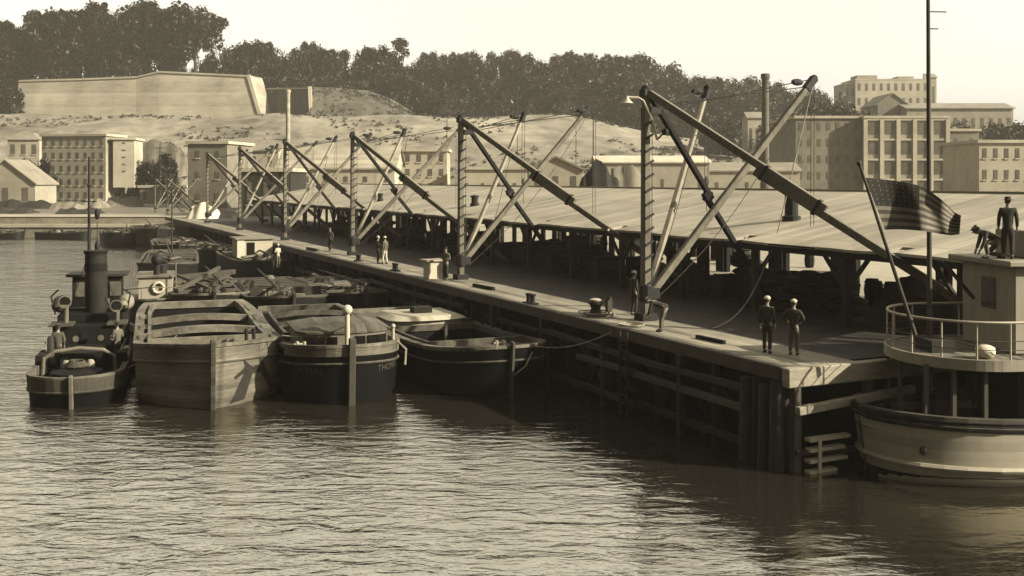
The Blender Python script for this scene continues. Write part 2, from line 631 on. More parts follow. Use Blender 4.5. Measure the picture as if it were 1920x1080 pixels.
# ------------------------------------------------------------------ timber wharf
wh = thing('timber_wharf', 'long timber wharf on dark piles with a pale planked edge and trampled deck', 'wharf', (W0.x, W0.y, 0), WROT)
LW = 137
b = MB(); b.box(.16, 2.75, .0, LW, 2.84, 3.0); b.build('plank_apron', M['apron'], wh)
b = MB(); b.box(2.754, 14.5, .35, LW, 2.70, 2.995); b.build('trodden_deck', M['deck'], wh)
b = MB(); b.box(-.14, .155, 0, LW, 2.62, 3.04); b.build('edge_timber', M['timber'], wh, bevel=.03)
b = MB(); b.box(-.10, 7.6, -.34, -.006, 2.46, 3.02); b.build('end_beam', M['concrete'], wh, bevel=.03)
b = MB(); b.box(4.2, 4.5, 2.6, LW, -2, 2.69); b.build('bulkhead', M['timber_dark'], wh)
b = MB(); b.box(.7, 8, 2.9, 3.1, -2, 2.69); b.build('bulkhead', M['timber_dark'], wh)
npile = 0
y = 3.4
while y < 104:
    b = MB(); b.tube((.12, y, -2.2), (.12, y, 2.62), .19, .17, 9); b.build('pile', M['timber_dark'], wh, True)
    if y < 70:
        b = MB(); b.tube((2.6, y + .2, -2.2), (2.6, y + .2, 2.68), .18, .16, 8); b.build('pile', M['timber_dark'], wh, True)
    npile += 1
    y += 3.3
k = 0
y = 5.0
while y < 62:
    b = MB(); b.beam((-.18, y, -1.0), (-.18, y, 2.66), .26, .22, (0, 1, 0)); b.build('fender_post', M['timber_mid'], wh, bevel=.03)
    b = MB(); b.beam((.42, y + 1.0, 2.5), (2.2, y + 1.7, .0), .2, .2); b.build('brace', M['timber'], wh)
    b = MB(); b.beam((.38, y + 2.2, .2), (1.6, y + 2.5, 2.5), .16, .16); b.build('brace', M['timber_mid'], wh)
    b = MB(); b.box(.35, 3.8, y + .5, y + .75, 2.2, 2.5); b.build('cross_beam', M['timber_mid'], wh)
    k += 1
    y += 5.1
for (z, h_, y0, y1, mm) in ((1.42, .26, 1.6, 104, 'timber'), (2.05, .2, 1.6, 62, 'timber_mid'), (.35, .24, 1.6, 62, 'timber_dark')):
    rw = random.Random(int(z * 100))
    y = y0
    while y < y1:
        l = rw.uniform(3.2, 8.5)
        if rw.random() < (.86 if z < 2 else .4):
            a, c = rw.uniform(-.09, .09), rw.uniform(-.09, .09)
            b = MB(); b.beam((-.20 + rw.uniform(-.04, .03), y, z + h_ / 2 + a), (-.20 + rw.uniform(-.04, .03), min(y + l, y1), z + h_ / 2 + c), .22, h_ * rw.uniform(.75, 1.05))
            b.build('waler', M[mm] if rw.random() < .38 else (M['timber_mid'] if rw.random() < .4 else M['timber_dark']), wh, bevel=.02)
        y += l + .05
for i, (x, y, r, zt) in enumerate(((-.10, .16, .23, 2.60), (-.16, .66, .20, 2.42), (-.08, 1.06, .19, 2.60), (-.15, 1.52, .22, 2.50), (.42, .5, .2, 2.6))):
    b = MB(); b.tube((x - .05, y + .04, -2.2), (x, y, zt), r, r * .92, 10)
    b.build('corner_pile', M['timber_mid'] if i != 2 else M['timber_dark'], wh, True)
rw = random.Random(77)
for i in range(16):
    y = 3.6 + i * 3.3 + rw.uniform(-.6, .6)
    a = rw.uniform(1.2, 2.4) * rw.choice((-1, 1))
    b = MB(); b.beam((.50, y, rw.uniform(1.9, 2.5)), (.50 + rw.uniform(0, .7), y + a, rw.uniform(-.3, .6)), .17, .15); b.build('brace', M['timber'] if i % 3 == 0 else M['timber_dark'], wh)
    if i % 2:
        b = MB(); b.tube((-.30, y + 1.3, -2), (-.24, y + 1.2, rw.uniform(1.3, 2.7)), .12, .10, 7); b.build('fender_pile', M['timber_dark'], wh, True)
for tt in (.25, 3.0, 5.4, 7.4):
    b = MB(); b.beam((tt, -.20, -2.2), (tt, -.20, 2.455), .27, .27, (0, 1, 0)); b.build('end_post', M['timber'], wh, bevel=.03)
b = MB(); b.beam((.1, -.46, 1.82), (4.6, -.46, 2.10), .22, .24); b.build('end_rail', M['concrete'], wh, bevel=.02)
b = MB(); b.beam((.1, -.42, .62), (4.2, -.42, .42), .14, .16); b.build('end_rail', M['timber_mid'], wh)
st = MB()
for z, l in ((.92, 1.5), (.62, 1.3), (.30, 1.4), (-.02, 1.0)):
    st.box(.45, .45 + l, -.62, -.36, z, z + .10)
st.box(.72, .84, -.66, -.625, -.6, 1.0)
st.build('landing_step', M['trim'], wh)
b = MB()
for i in range(9):
    b.tube((-.42, 8.05, .1 + i * .32), (-.42, 8.55, .1 + i * .32), .028, n=5)
b.tube((-.42, 8.05, -.6), (-.42, 8.05, 3.0), .045, n=6); b.tube((-.42, 8.55, -.6), (-.42, 8.55, 3.0), .045, n=6)
b.build('ladder', M['timber_mid'], wh)

b = MB(); b.box(7.7, 34, -.35, .3, -3, 2.97); b.box(34, 300, -.4, .3, -3, 2.97)
o = b.build('stone_quay', M['stone'], None, loc=(W0.x, W0.y, 0), rotz=WROT)
tag(o, 'rough stone quay face beside the end of the timber wharf', 'quay')
b = MB()
b.box(-600, -47, 155.2, 156.4, -3, 1.5); b.box(-600, -46.5, 155.0, 157.2, 1.5, 1.95, 1)
b.prism([(-600, 156.4), (-47, 156.4), (-45.5, 160), (-600, 172)], 1.9, 2.96)
o = b.build('far_quay_wall', [M['stone'], M['trim']])
tag(o, 'long low stone quay wall with a pale coping across the water on the left', 'quay')

# ------------------------------------------------------------------ derricks
def make_derrick(label, group):
    t = thing('derrick', label, 'derrick', (0, 0, 0), WROT, group)
    b = MB(); b.beam((0, 0, 0), (0, 0, 9.0), .31, .31, (0, 1, 0), 0, .26, .26)
    ma = b.build('mast', M['beam'], t, bevel=.03)
    for i in range(13):
        z = 1.5 + i * .52
        b = MB(); b.beam((-.13, -.18, z - .15), (.24, -.18, z + .05), .07, .08)
        b.build('rung', M['iron'], ma)
    b = MB(); b.box(-.2, .2, -.2, .2, 8.72, 9.02); b.ball((0, 0, 9.06), (.19, .19, .13), 10, 5)
    b.build('mast_cap', M['iron'], t, bevel=.03)
    b = MB(); b.box(.1, .62, -.13, .13, 8.05, 8.32); b.build('sheave_block', M['iron'], t)
    b = MB(); b.box(-.33, .33, -.33, .33, .0, .28); b.build('mast_shoe', M['iron'], t)
    b = MB(); b.box(.1, .5, -.24, .24, .85, 1.25); b.lathe([(.29, .75), (.29, 1.35)], 10); b.build('boom_socket', M['iron'], t)
    for foot, tip, w, mm in (((.34, 0, 1.15), (8.3, 0, 9.7), .28, 'beam'), ((.3, .22, 1.2), (5.35, 3.45, 9.45), .23, 'boom_pale')):
        b = MB(); b.beam(foot, tip, w, w, (0, 0, 1), 0, w * .8, w * .8)
        bo = b.build('boom', M[mm], t, bevel=.03)
        f_, p_ = Vector(foot), Vector(tip)
        d = (p_ - f_).normalized()
        b = MB(); b.beam(p_ - d * .55, p_ + d * .12, w * 1.02, w * 1.02)
        b.ball(p_ + d * .1, (.16, .16, .16), 8, 5)
        b.build('boom_band', M['iron'], bo)
        for off in (.0, .28):
            b = MB(); a0 = Vector((.45, 0, 8.2 + off * .7)); a1 = p_ + Vector((-.3, 0, -.02 - off))
            b.tube(a0, a1, .022, n=5)
            q = a1 - (a1 - a0).normalized() * .55
            if off == 0:
                b.ball(q, (.34, .13, .15), 8, 5)
            b.build('topping_lift', M['iron'], t)
        b = MB()
        low = 2.2 if w > .25 else 4.5
        x0, y0, z0 = p_.x - .02, p_.y, p_.z - .2
        b.tube((x0 - .07, y0, z0), (x0 - .10, y0, low + 1), .016, n=5); b.tube((x0 + .1, y0, z0), (x0 + .07, y0, low + 1), .016, n=5)
        b.tube((x0, y0, low + 1), (x0, y0, low - .4), .02, n=5)
        b.ball((x0, y0, low + .9), (.13, .09, .24), 8, 6)
        b.build('hoist_rope', M['rope'], t)
    b = MB(); b.tube((.36, .1, 8.1), (.34, .12, .9), .016, n=5); b.tube((-.02, .30, 8.3), (-.02, .34, .6), .016, n=5); b.build('fall_rope', M['rope'], t)
    b = MB(); b.path([Vector((8.2, .05, 9.5)).lerp(Vector((.5, .2, .7)), i / 10) - Vector((0, 0, .9 * math.sin(PI * i / 10))) for i in range(11)], .016, 5); b.build('guy_rope', M['rope'], t)
    b = MB(); b.path([Vector((5.3, 3.4, 9.3)).lerp(Vector((4.2, 6.5, 0)), i / 8) - Vector((0, 0, .6 * math.sin(PI * i / 8))) for i in range(9)], .016, 5); b.build('guy_rope', M['rope'], t)
    top = Vector((.08, -.1, 8.86))
    for end, w, a, c in ((Vector((7.74, -11.46, 0)), .28, .50, .32), (Vector((7.35, 1.25, 0)), .21, .47, .43)):
        d = (end - top).normalized()
        sd = d.cross(Vector((0, 0, 1))).normalized()
        dn = d.cross(sd).normalized()
        if dn.z > 0:
            dn = -dn
        dark = w < .25
        m = M['beam_dark'] if dark else M['beam']
        off = dn * (w * .98)
        b = MB(); b.beam(top, top.lerp(end, a), w, w)
        b.beam(top.lerp(end, c) + off, end + off * .3, w, w)
        lg = b.build('stiff_leg', m, t, bevel=.02)
        for q in (c + .02, a - .02):
            b = MB(); p = top.lerp(end, q) + off * .5; b.beam(p - d * .06, p + d * .06, w * 1.15, w * 2.15)
            b.build('splice_band', M['iron'], lg)
    for q in ((7.2, 8.3, -12.2, -11.1), (6.9, 7.9, .8, 1.8)):
        b = MB(); b.box(*q, 0, .3); b.build('leg_footing', M['beam_dark'], t)
    return t


M['boom_pale'] = mat('pale_boom_timber', .36, .25, 2.5)
SC = (10.7, 29.5, 50.0, 71.0, 92.0, 113.0)
dlab = ['nearest tall timber derrick, its mast beside the man bending at the edge', 'timber derrick behind the white-topped stand, second from the near end',
        'timber derrick behind the two white-capped men, third from the near end', 'timber derrick at the dark middle stretch of shed, fourth from the near end',
        'hazy timber derrick by the far shed roof, fifth from the near end', 'faint far timber derrick beside the dark stone building, sixth from the near end']
d0 = make_derrick(dlab[0], 'timber derricks along the wharf')
d0.location = W(SC[0], 2.05)
tur = (0, R(1.5), R(-2), R(2), R(-1), R(1))
for i in range(1, 6):
    q = dup(d0, W(SC[i], 2.0), WROT + tur[i], dlab[i], scale=(1, 1, 1 - .012 * (i % 3)))
    nb = 0
    for ch in q.children:
        if ch.name.startswith('boom') and not ch.name.startswith('boom_'):
            nb += 1
        if nb and ch.name.split('.')[0] in ('boom', 'topping_lift', 'hoist_rope'):
            ch.rotation_euler.z = R(((0, 2.5, -3, 4, -2, 3)[i]) if nb == 1 else (0, -3, 4, -6, 7, -4)[i])
dup(d0, at(314, 397.5, 167) * 1, WROT + R(8), 'small far derrick at the head of the harbour, right one of a close pair', scale=.62)
dup(d0, at(291, 396, 178) * 1, WROT + R(3), 'small far derrick at the head of the harbour, left one of a close pair', scale=.62)
for o in list(C.objects):
    if o.name.startswith('derrick') and o.parent is None and o.location.y > 150:
        o.location.z = 2.97

# street lamp on the nearest mast side
lp = thing('dock_lamp', 'thin bent lamp arm with a white bell shade at the nearest derrick head', 'lamp', at(1229, 250, 41.3))
base = at(1229, 250, 41.3)
pts = [at(1232, 262, 41.2) - base, at(1224, 226, 41.2) - base, at(1206, 189, 41.1) - base, at(1196, 183, 41.1) - base, at(1176, 182, 41.0) - base]
b = MB(); b.path(pts, .05, 6); b.build('arm', M['trim'], lp)
b = MB(); b.lathe([(.03, .05), (.06, -.02), (.10, -.10), (.24, -.24), (.22, -.24), (.0, -.12)], 12, pts[-1]); b.build('lamp_shade', M['white'], lp, True)
b = MB(); b.tube(at(1232, 262, 41.2) - base, at(1246, 247, 41.3) - base, .04, n=5); b.ball(at(1247, 247, 41.3) - base, .14, 8, 6)
b.build('counterweight', M['iron'], lp)

# ------------------------------------------------------------------ shed
sh = thing('cargo_shed', 'long open-sided cargo shed with a pale boarded roof on timber posts', 'shed', (W0.x, W0.y, 3), WROT)
E0, E1, RT, RE = 7.0, 18.2, 4.90, 2.95
sl = (RT - RE) / (E1 - E0)
S0, S1 = -.6, 113.0


def slab(b, x0, x1, y0, y1, th=.10):
    z0, z1 = RE + (x0 - E0) * sl, RE + (x1 - E0) * sl
    k = max(1, int((y1 - y0) / 1.3))
    xs = [x0 + (x1 - x0) * i / 3 for i in range(4)] if x1 - x0 > 3 else [x0, x1]
    n = len(xs)
    vs, fs = [], []
    for d in (0, th):
        for j in range(k + 1):
            y = y0 + (y1 - y0) * j / k
            for x in xs:
                sag = .055 * noise.noise(Vector((x * .35, y * .3, 2))) + .03 * noise.noise(Vector((x * .8, y * .9, 7)))
                vs.append((x, y, RE + (x - E0) * sl + (sag if x < E1 - .1 else 0) - d))
    o = (k + 1) * n
    for j in range(k):
        for i in range(n - 1):
            a = j * n + i
            fs += [(a, a + 1, a + n + 1, a + n), (o + a + n, o + a + n + 1, o + a + 1, o + a)]
        a, c = j * n, j * n + n - 1
        fs += [(a, a + n, o + a + n, o + a), (c + n, c, o + c, o + c + n)]
    for i in range(n - 1):
        a = k * n + i
        fs += [(i + 1, i, o + i, o + i + 1), (a, a + 1, o + a + 1, o + a)]
    b.add(vs, fs)


b = MB()
slab(b, 7.95, E1, S0, S1)
nots = sorted([s - 7.7 for s in SC] + [s + .85 for s in SC])
prev = S0
for q in nots:
    if q - .3 > prev and q + .3 < S1:
        slab(b, E0, 7.95, prev, q - .3)
        prev = q + .3
slab(b, E0, 7.95, prev, S1)
b.build('roof_slope', M['roof'], sh)
b = MB()
x2, RB = 21.4, 4.3
b.add([(E1 + .003, S0, RT), (x2, S0, RB), (x2, S1, RB), (E1 + .003, S1, RT), (E1 + .003, S0, RT - .1), (x2, S0, RB - .1), (x2, S1, RB - .1), (E1 + .003, S1, RT - .1)],
      [(0, 1, 2, 3), (7, 6, 5, 4), (0, 4, 5, 1), (1, 5, 6, 2), (2, 6, 7, 3), (3, 7, 4, 0)])
b.build('roof_slope', M['roof'], sh)
b = MB(); b.box(E1 - .12, E1 + .12, S0, S1, RT - .02, RT + .07); b.build('ridge_board', M['rooftile'], sh)
b = MB(); b.box(7.60, 7.84, S0 + .2, S1, 2.58, 2.90); b.build('eave_beam', M['beam_dark'], sh)
b = MB(); b.box(7.01, 7.07, S0, S1, 2.62, 2.79); b.build('fascia', M['beam_dark'], sh)
b = MB(); b.box(18.05, 18.35, S0 + .2, S1, 4.45, 4.75); b.build('ridge_beam', M['beam_dark'], sh)
ps = [.5 + 5.35 * i for i in range(21)]
for i, y in enumerate(ps):
    for x, w in ((7.72, .24), (12.9, .24), (18.2, .26)):
        b = MB(); b.beam((x, y, 0), (x, y, 2.579 if x < 8 else RE + (x - E0) * sl - (.46 if x > 18 else .12)), w, w, (0, 1, 0))
        b.build('post', M['timber_mid'] if x < 8 else M['beam_dark'], sh)
    if i < 16:
        for sg in (-1, 1):
            b = MB(); b.beam((7.72, y + sg * .1, 1.45), (7.72, y + sg * 1.15, 2.60), .13, .13, (1, 0, 0)); b.build('knee_brace', M['timber_mid'], sh)
    b = MB(); b.beam((7.86, y, 2.78), (18.04, y, 4.55), .18, .22); b.build('rafter', M['beam_dark'], sh)
# rear wall of boards with arched openings
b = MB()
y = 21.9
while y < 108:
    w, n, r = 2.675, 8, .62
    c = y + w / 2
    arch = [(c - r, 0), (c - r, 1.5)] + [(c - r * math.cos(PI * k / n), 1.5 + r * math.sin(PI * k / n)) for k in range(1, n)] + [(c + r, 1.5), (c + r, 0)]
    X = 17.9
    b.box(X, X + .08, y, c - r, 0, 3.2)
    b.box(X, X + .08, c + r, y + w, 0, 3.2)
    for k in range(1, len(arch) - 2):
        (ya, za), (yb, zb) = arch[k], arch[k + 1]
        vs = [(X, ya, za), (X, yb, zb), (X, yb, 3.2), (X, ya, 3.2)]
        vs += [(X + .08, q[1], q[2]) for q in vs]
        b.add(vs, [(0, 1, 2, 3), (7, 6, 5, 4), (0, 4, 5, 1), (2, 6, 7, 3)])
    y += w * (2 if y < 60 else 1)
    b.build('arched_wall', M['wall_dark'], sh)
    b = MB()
for px, py, w, h_, lb in ((1484, 410, .42, 1.35, 'stack'), (890, 384, .34, .55, 'vent'), (713, 376, .3, .5, 'vent')):
    # roof point under that line of sight
    best = None
    for k in range(200, 1600):
        p = at(px, py, k * .1)
        l = p - W0
        tt, ss = l.dot(DT), l.dot(DS)
        if E0 < tt < E1 and abs(p.z - (3 + RE + (tt - E0) * sl)) < .06:
            best = (tt, ss, p.z - 3)
            break
    if best:
        tt, ss, zz = best
        b = MB(); b.lathe([(w, zz - .2), (w, zz + .1), (w * .72, zz + .15), (w * .72, zz + h_), (w * .95, zz + h_), (w * .95, zz + h_ + .12), (0, zz + h_ + .2)], 12, (tt, ss, 0))
        b.build('roof_stack' if lb == 'stack' else 'roof_vent', M['iron'], sh)
# plank left on the roof
b = MB(); b.beam((0, -1.6, 0), (0, 1.1, .0), .2, .06)
p = at(1478, 433, 41.0); l = p - W0; tt, ss = l.dot(DT), l.dot(DS)
o = b.build('plank', M['beam_dark'], None, loc=W(ss, tt, 3 + RE + (tt - E0) * sl + .05), rotz=WROT)
tag(o, 'dark plank lying on the pale shed roof below the round stack', 'plank')

# ------------------------------------------------------------------ cargo under the shed
def proto_crate():
    t = thing('crate', 'dark board crate in the stacks under the shed roof', 'crate', (0, 0, 0), 0, 'cargo crates under the shed')
    b = MB(); b.box(-.55, .55, -.55, .55, .02, .98); b.build('box', M['crate'], t)
    for x in (-1, 1):
        for y in (-1, 1):
            b = MB(); b.box(x * .55 - .06, x * .55 + .06, y * .55 - .06, y * .55 + .06, 0, 1)
            b.build('corner_batten', M['timber_mid'], t)
    return t


def proto_barrel():
    b = MB(); b.lathe([(.24, 0), (.27, .1), (.32, .45), (.27, .8), (.24, .9), (.22, .9), (.22, .86), (0, .86)], 14)
    for z in (.16, .3, .6, .74):
        b.lathe([(.295, z), (.31, z + .02), (.295, z + .05)], 14)
    return tag(b.build('barrel', M['barrel'], None, True), 'dark wooden barrel among the cargo under the shed roof', 'barrel', 'cargo barrels under the shed')


def proto_sack():
    b = MB()
    for i in range(5):
        for k in range(4 - i if i < 3 else 1):
            b.ball(((k - (3 - i) / 2) * .62 + random.uniform(-.1, .1), random.uniform(-.25, .25), .16 + i * .27), (.40, .62, .19), 9, 6, jit=.06)
    return tag(b.build('sack_pile', M['sack'], None, True), 'heap of full sacks among the cargo under the shed roof', 'sacks', 'sack heaps under the shed')


cr, ba, sa = proto_crate(), proto_barrel(), proto_sack()
first = {'c': True, 'b': True, 's': True}
rc = random.Random(5)


def put(kind, s, tt, z=0, rz=0, sc=1):
    src = {'c': cr, 'b': ba, 's': sa}[kind]
    p = W(s, tt, 3 + z)
    if first[kind]:
        first[kind] = False
        src.location, src.rotation_euler.z, src.scale = p, WROT + rz, (sc,) * 3
    else:
        dup(src, p, WROT + rz, scale=sc)


for i in range(46):
    s = 4 + i * 1.75
    if i < 3:
        continue
    for tt in ((9.4, 11.6) if i % 3 else (10.6,)):
        r = rc.random()
        if r < .18 and i > 6:
            continue
        q, u = tt + rc.uniform(-.5, .5), s + rc.uniform(-.3, .3)
        if r < .6:
            sc = rc.uniform(.85, 1.25)
            put('c', u, q, 0, rc.uniform(-.2, .2), sc)
            if rc.random() < .22 and i > 6:
                put('c', u + .05, q, 1.001 * sc, rc.uniform(-.2, .2), sc * .92)
        elif r < .8:
            put('s', u, q, 0, rc.uniform(-1.5, 1.5), 1.15)
        else:
            put('b', u, q, 0, 0, 1.2); put('b', u + .75, q + .1, 0, 1, 1.2)
for i in range(11):
    put('b', 8.6 + i * .78 + rc.uniform(-.12, .12), 14.2 + rc.uniform(-.5, .5), 0, i, 1.15)
for i in range(9):
    put('cb'[i % 2], -.6 + i * 1.1, 24.5 + rc.uniform(-.9, .9), 0, i, .8)
for i in range(10):
    put('cbs'[i % 3], 24 + i * 3.6, 23.5 + rc.uniform(-1.5, 1.5), 0, i, 1)
# long tarpaulined heap near the end of the wharf
for s0, s1, t0, t1, h_, lb in ((1.2, 6.6, 8.9, 12.0, 1.5, 'big dark tarpaulined heap under the near end of the shed, peaked at one end'), (11.8, 17, 10.2, 12.6, 1.2, 'dark tarpaulined heap deeper under the shed behind the nearest derrick'),
                               (33, 39, 9.6, 12.4, 1.2, 'dark tarpaulined heap deep in the shed beyond the second derrick')):
    b = MB(); n = 14
    vs = []
    for i in range(n + 1):
        for j in range(n + 1):
            u, v = i / n, j / n
            e = min(1, min(u, 1 - u) * 6) ** .5 * min(1, min(v, 1 - v) * 5) ** .5
            vs.append((t0 + (t1 - t0) * u, s0 + (s1 - s0) * v, h_ * e * (.85 + .3 * noise.noise(Vector((u * 4, v * 5, s0)))) + (.45 * math.exp(-((v - .7) * 8) ** 2) * e)))
    b.add(vs, [(i * (n + 1) + j, (i + 1) * (n + 1) + j, (i + 1) * (n + 1) + j + 1, i * (n + 1) + j + 1) for i in range(n) for j in range(n)])
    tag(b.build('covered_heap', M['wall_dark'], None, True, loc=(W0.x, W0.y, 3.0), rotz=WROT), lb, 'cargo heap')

# ------------------------------------------------------------------ things standing on the apron
def bollard(label, p, rz=0):
    t = thing('bollard', label, 'bollard', p, rz, 'iron bollards along the wharf edge')
    b = MB(); b.box(-.42, .42, -.2, .2, 0, .08); b.build('base_plate', M['iron'], t)
    for x in (-.2, .2):
        b = MB(); b.lathe([(.12, .08), (.10, .18), (.10, .34), (.15, .40), (.14, .46), (0, .48)], 12, (x, 0, 0)); b.build('horn', M['iron'], t, True)
    return t


bollard('small double-horned bollard on the planks right of the white-topped stand', on(995, 570), WROT + PI / 2)
bollard('small double-horned bollard on the planks below the two white-capped men', on(741, 508), WROT + PI / 2)
bollard('small dark bollard at the foot of the third derrick', on(672, 490), WROT + PI / 2)
cp = thing('capstan', 'squat pale-topped capstan with coiled rope on the wharf edge', 'capstan', on(1117, 592), WROT)
b = MB(); b.lathe([(.34, 0), (.36, .06), (.26, .12), (.19, .30), (.24, .44), (.30, .48), (.30, .55), (.1, .60), (0, .60)], 16); b.build('drum', M['iron'], cp, True)
b = MB(); b.lathe([(.24, .605), (.25, .66), (.12, .70), (0, .70)], 14); b.build('top_plate', M['trim'], cp)
b = MB(); b.path([((.34 + .012 * k) * math.cos(k * .5), (.34 + .012 * k) * math.sin(k * .5), .05 + .05 * ((k // 12) % 3)) for k in range(40)], .03, 5); b.build('rope_coil', M['rope_light'], cp)
b = MB(); b.box(.5, .72, -.1, .1, 0, .62); b.ball((.61, 0, .66), .12, 8, 6); b.build('pawl_post', M['timber'], cp)
sd = thing('whitewashed_stand', 'whitewashed box stand with a flat overhanging top on the wharf', 'stand', on(812, 522), WROT)
b = MB(); b.box(-.42, .42, -.42, .42, 0, .96); b.build('body', M['white'], sd, bevel=.02)
b = MB(); b.box(-.62, .62, -.55, .55, .963, 1.07); b.build('top', M['trim'], sd, bevel=.02)
b = MB(); b.box(.43, .80, -.3, .3, 0, .75); b.build('side_box', M['wall_dark'], sd)
# slack rope from the nearest boom down to the planks
b = MB()
p0, p1 = at(1457, 440, 44.5), on(1336, 617)
pts = []
for i in range(15):
    u = i / 14
    p = p0.lerp(p1, u)
    p.z -= .9 * math.sin(PI * u)
    p.z = max(p.z, 3.02)
    pts.append(p)
top = Vector(W(10.7, 2.05, 3)) + DT * 8.3 + Vector((0, 0, 9.5))
b.path([top, top.lerp(p0, .5)] + pts, .028, 5)
tag(b.build('slack_rope', M['rope_light']), 'pale slack rope hanging from the nearest boom down to the wharf planks', 'rope')
b = MB(); q = on(1185, 612)
b.path([q + Vector((math.cos(k * .6) * (.25 + .01 * k), math.sin(k * .6) * (.25 + .01 * k), .03 + .002 * k)) for k in range(30)], .03, 5)
tag(b.build('rope_coil', M['rope_light']), 'small pale coil of rope on the planks beside the bending man', 'rope')
for (px, py, sc, lb) in ((1130, 485, 1.0, ''),):
    pass

for px, py, ln, w, mm, lb in ((905, 541, 2.2, .16, 'beam_dark', 'dark squared timber left on the apron right of the second derrick'), (585, 470, 2.6, .2, 'timber', 'pale timber baulk lying on the planks near the third derrick'), (1330, 640, 1.5, .12, 'beam_dark', 'short dark baulk on the planks by the end of the slack rope')):
    b = MB(); b.beam((0, -ln / 2, w / 2), (.1, ln / 2, w / 2), w, w)
    tag(b.build('timber_baulk', M[mm], None, loc=on(px, py) + Vector((0, 0, .004)), rotz=WROT + R(6)), lb, 'timber')
# ------------------------------------------------------------------ people on the wharf
G = None
person('man in dark clothes and a pale round cap, standing in front of the nearest mast', on(1188, 591), R(-60), 'stand', 'cloth_dark', 'cloth_dark', 'cap_pale')
person('man bending forward over the wharf edge beside a rope coil', on(1240, 622), R(70), 'bend', 'cloth_dark', 'cloth_olive', 'cloth_mid')
person('man with a pale cap and dark jacket near the wharf corner, left of the pair', on(1438, 662), R(-35), 'stand', 'cloth_dark', 'cloth_dark', 'cap_pale', stride=.06)
person('man with a hand on his hip near the wharf corner, right of the pair', on(1488, 666), R(-30), 'stand', 'cloth_dark', 'cloth_olive', 'cap_pale', arms='hip', h=.97)
person('sailor in a dark uniform with a white cap, facing a man in white trousers', on(708, 494), R(-75), 'stand', 'cloth_mid', 'cloth_dark', 'cap_pale', arms='bent')
person('man in white trousers and white cap talking to a dark-uniformed sailor', on(722, 495), R(60), 'stand', 'cloth_olive', 'cloth_white', 'cap_pale', stride=.1)
person('man in a pale shirt standing at the foot of the second derrick', on(836, 525), R(150), 'stand', 'cloth_olive', 'cloth_dark', 'cloth_dark', arms='bent')
person('small distant figure in grey standing under the shed edge by the third derrick', on(619, 471), R(160), 'stand', 'cloth_mid', 'cloth_mid', 'cloth_mid', stride=.1)

# ------------------------------------------------------------------ boats
def text_verts(txt, size):
    cu = bpy.data.curves.new('t', 'FONT')
    cu.body = txt
    cu.size = size
    cu.align_x = 'CENTER'
    cu.resolution_u = 2
    o = bpy.data.objects.new('t', cu)
    C.objects.link(o)
    dg = bpy.context.evaluated_depsgraph_get()
    me = bpy.data.meshes.new_from_object(o.evaluated_get(dg))
    bm = bmesh.new(); bm.from_mesh(me)
    bmesh.ops.subdivide_edges(bm, edges=[e for e in bm.edges if e.calc_length() > .12], cuts=1)
    bm.verts.ensure_lookup_table()
    out = ([v.co.copy() for v in bm.verts], [tuple(v.index for v in f.verts) for f in bm.faces])
    bm.free()
    bpy.data.objects.remove(o); bpy.data.curves.remove(cu); bpy.data.meshes.remove(me)
    return out


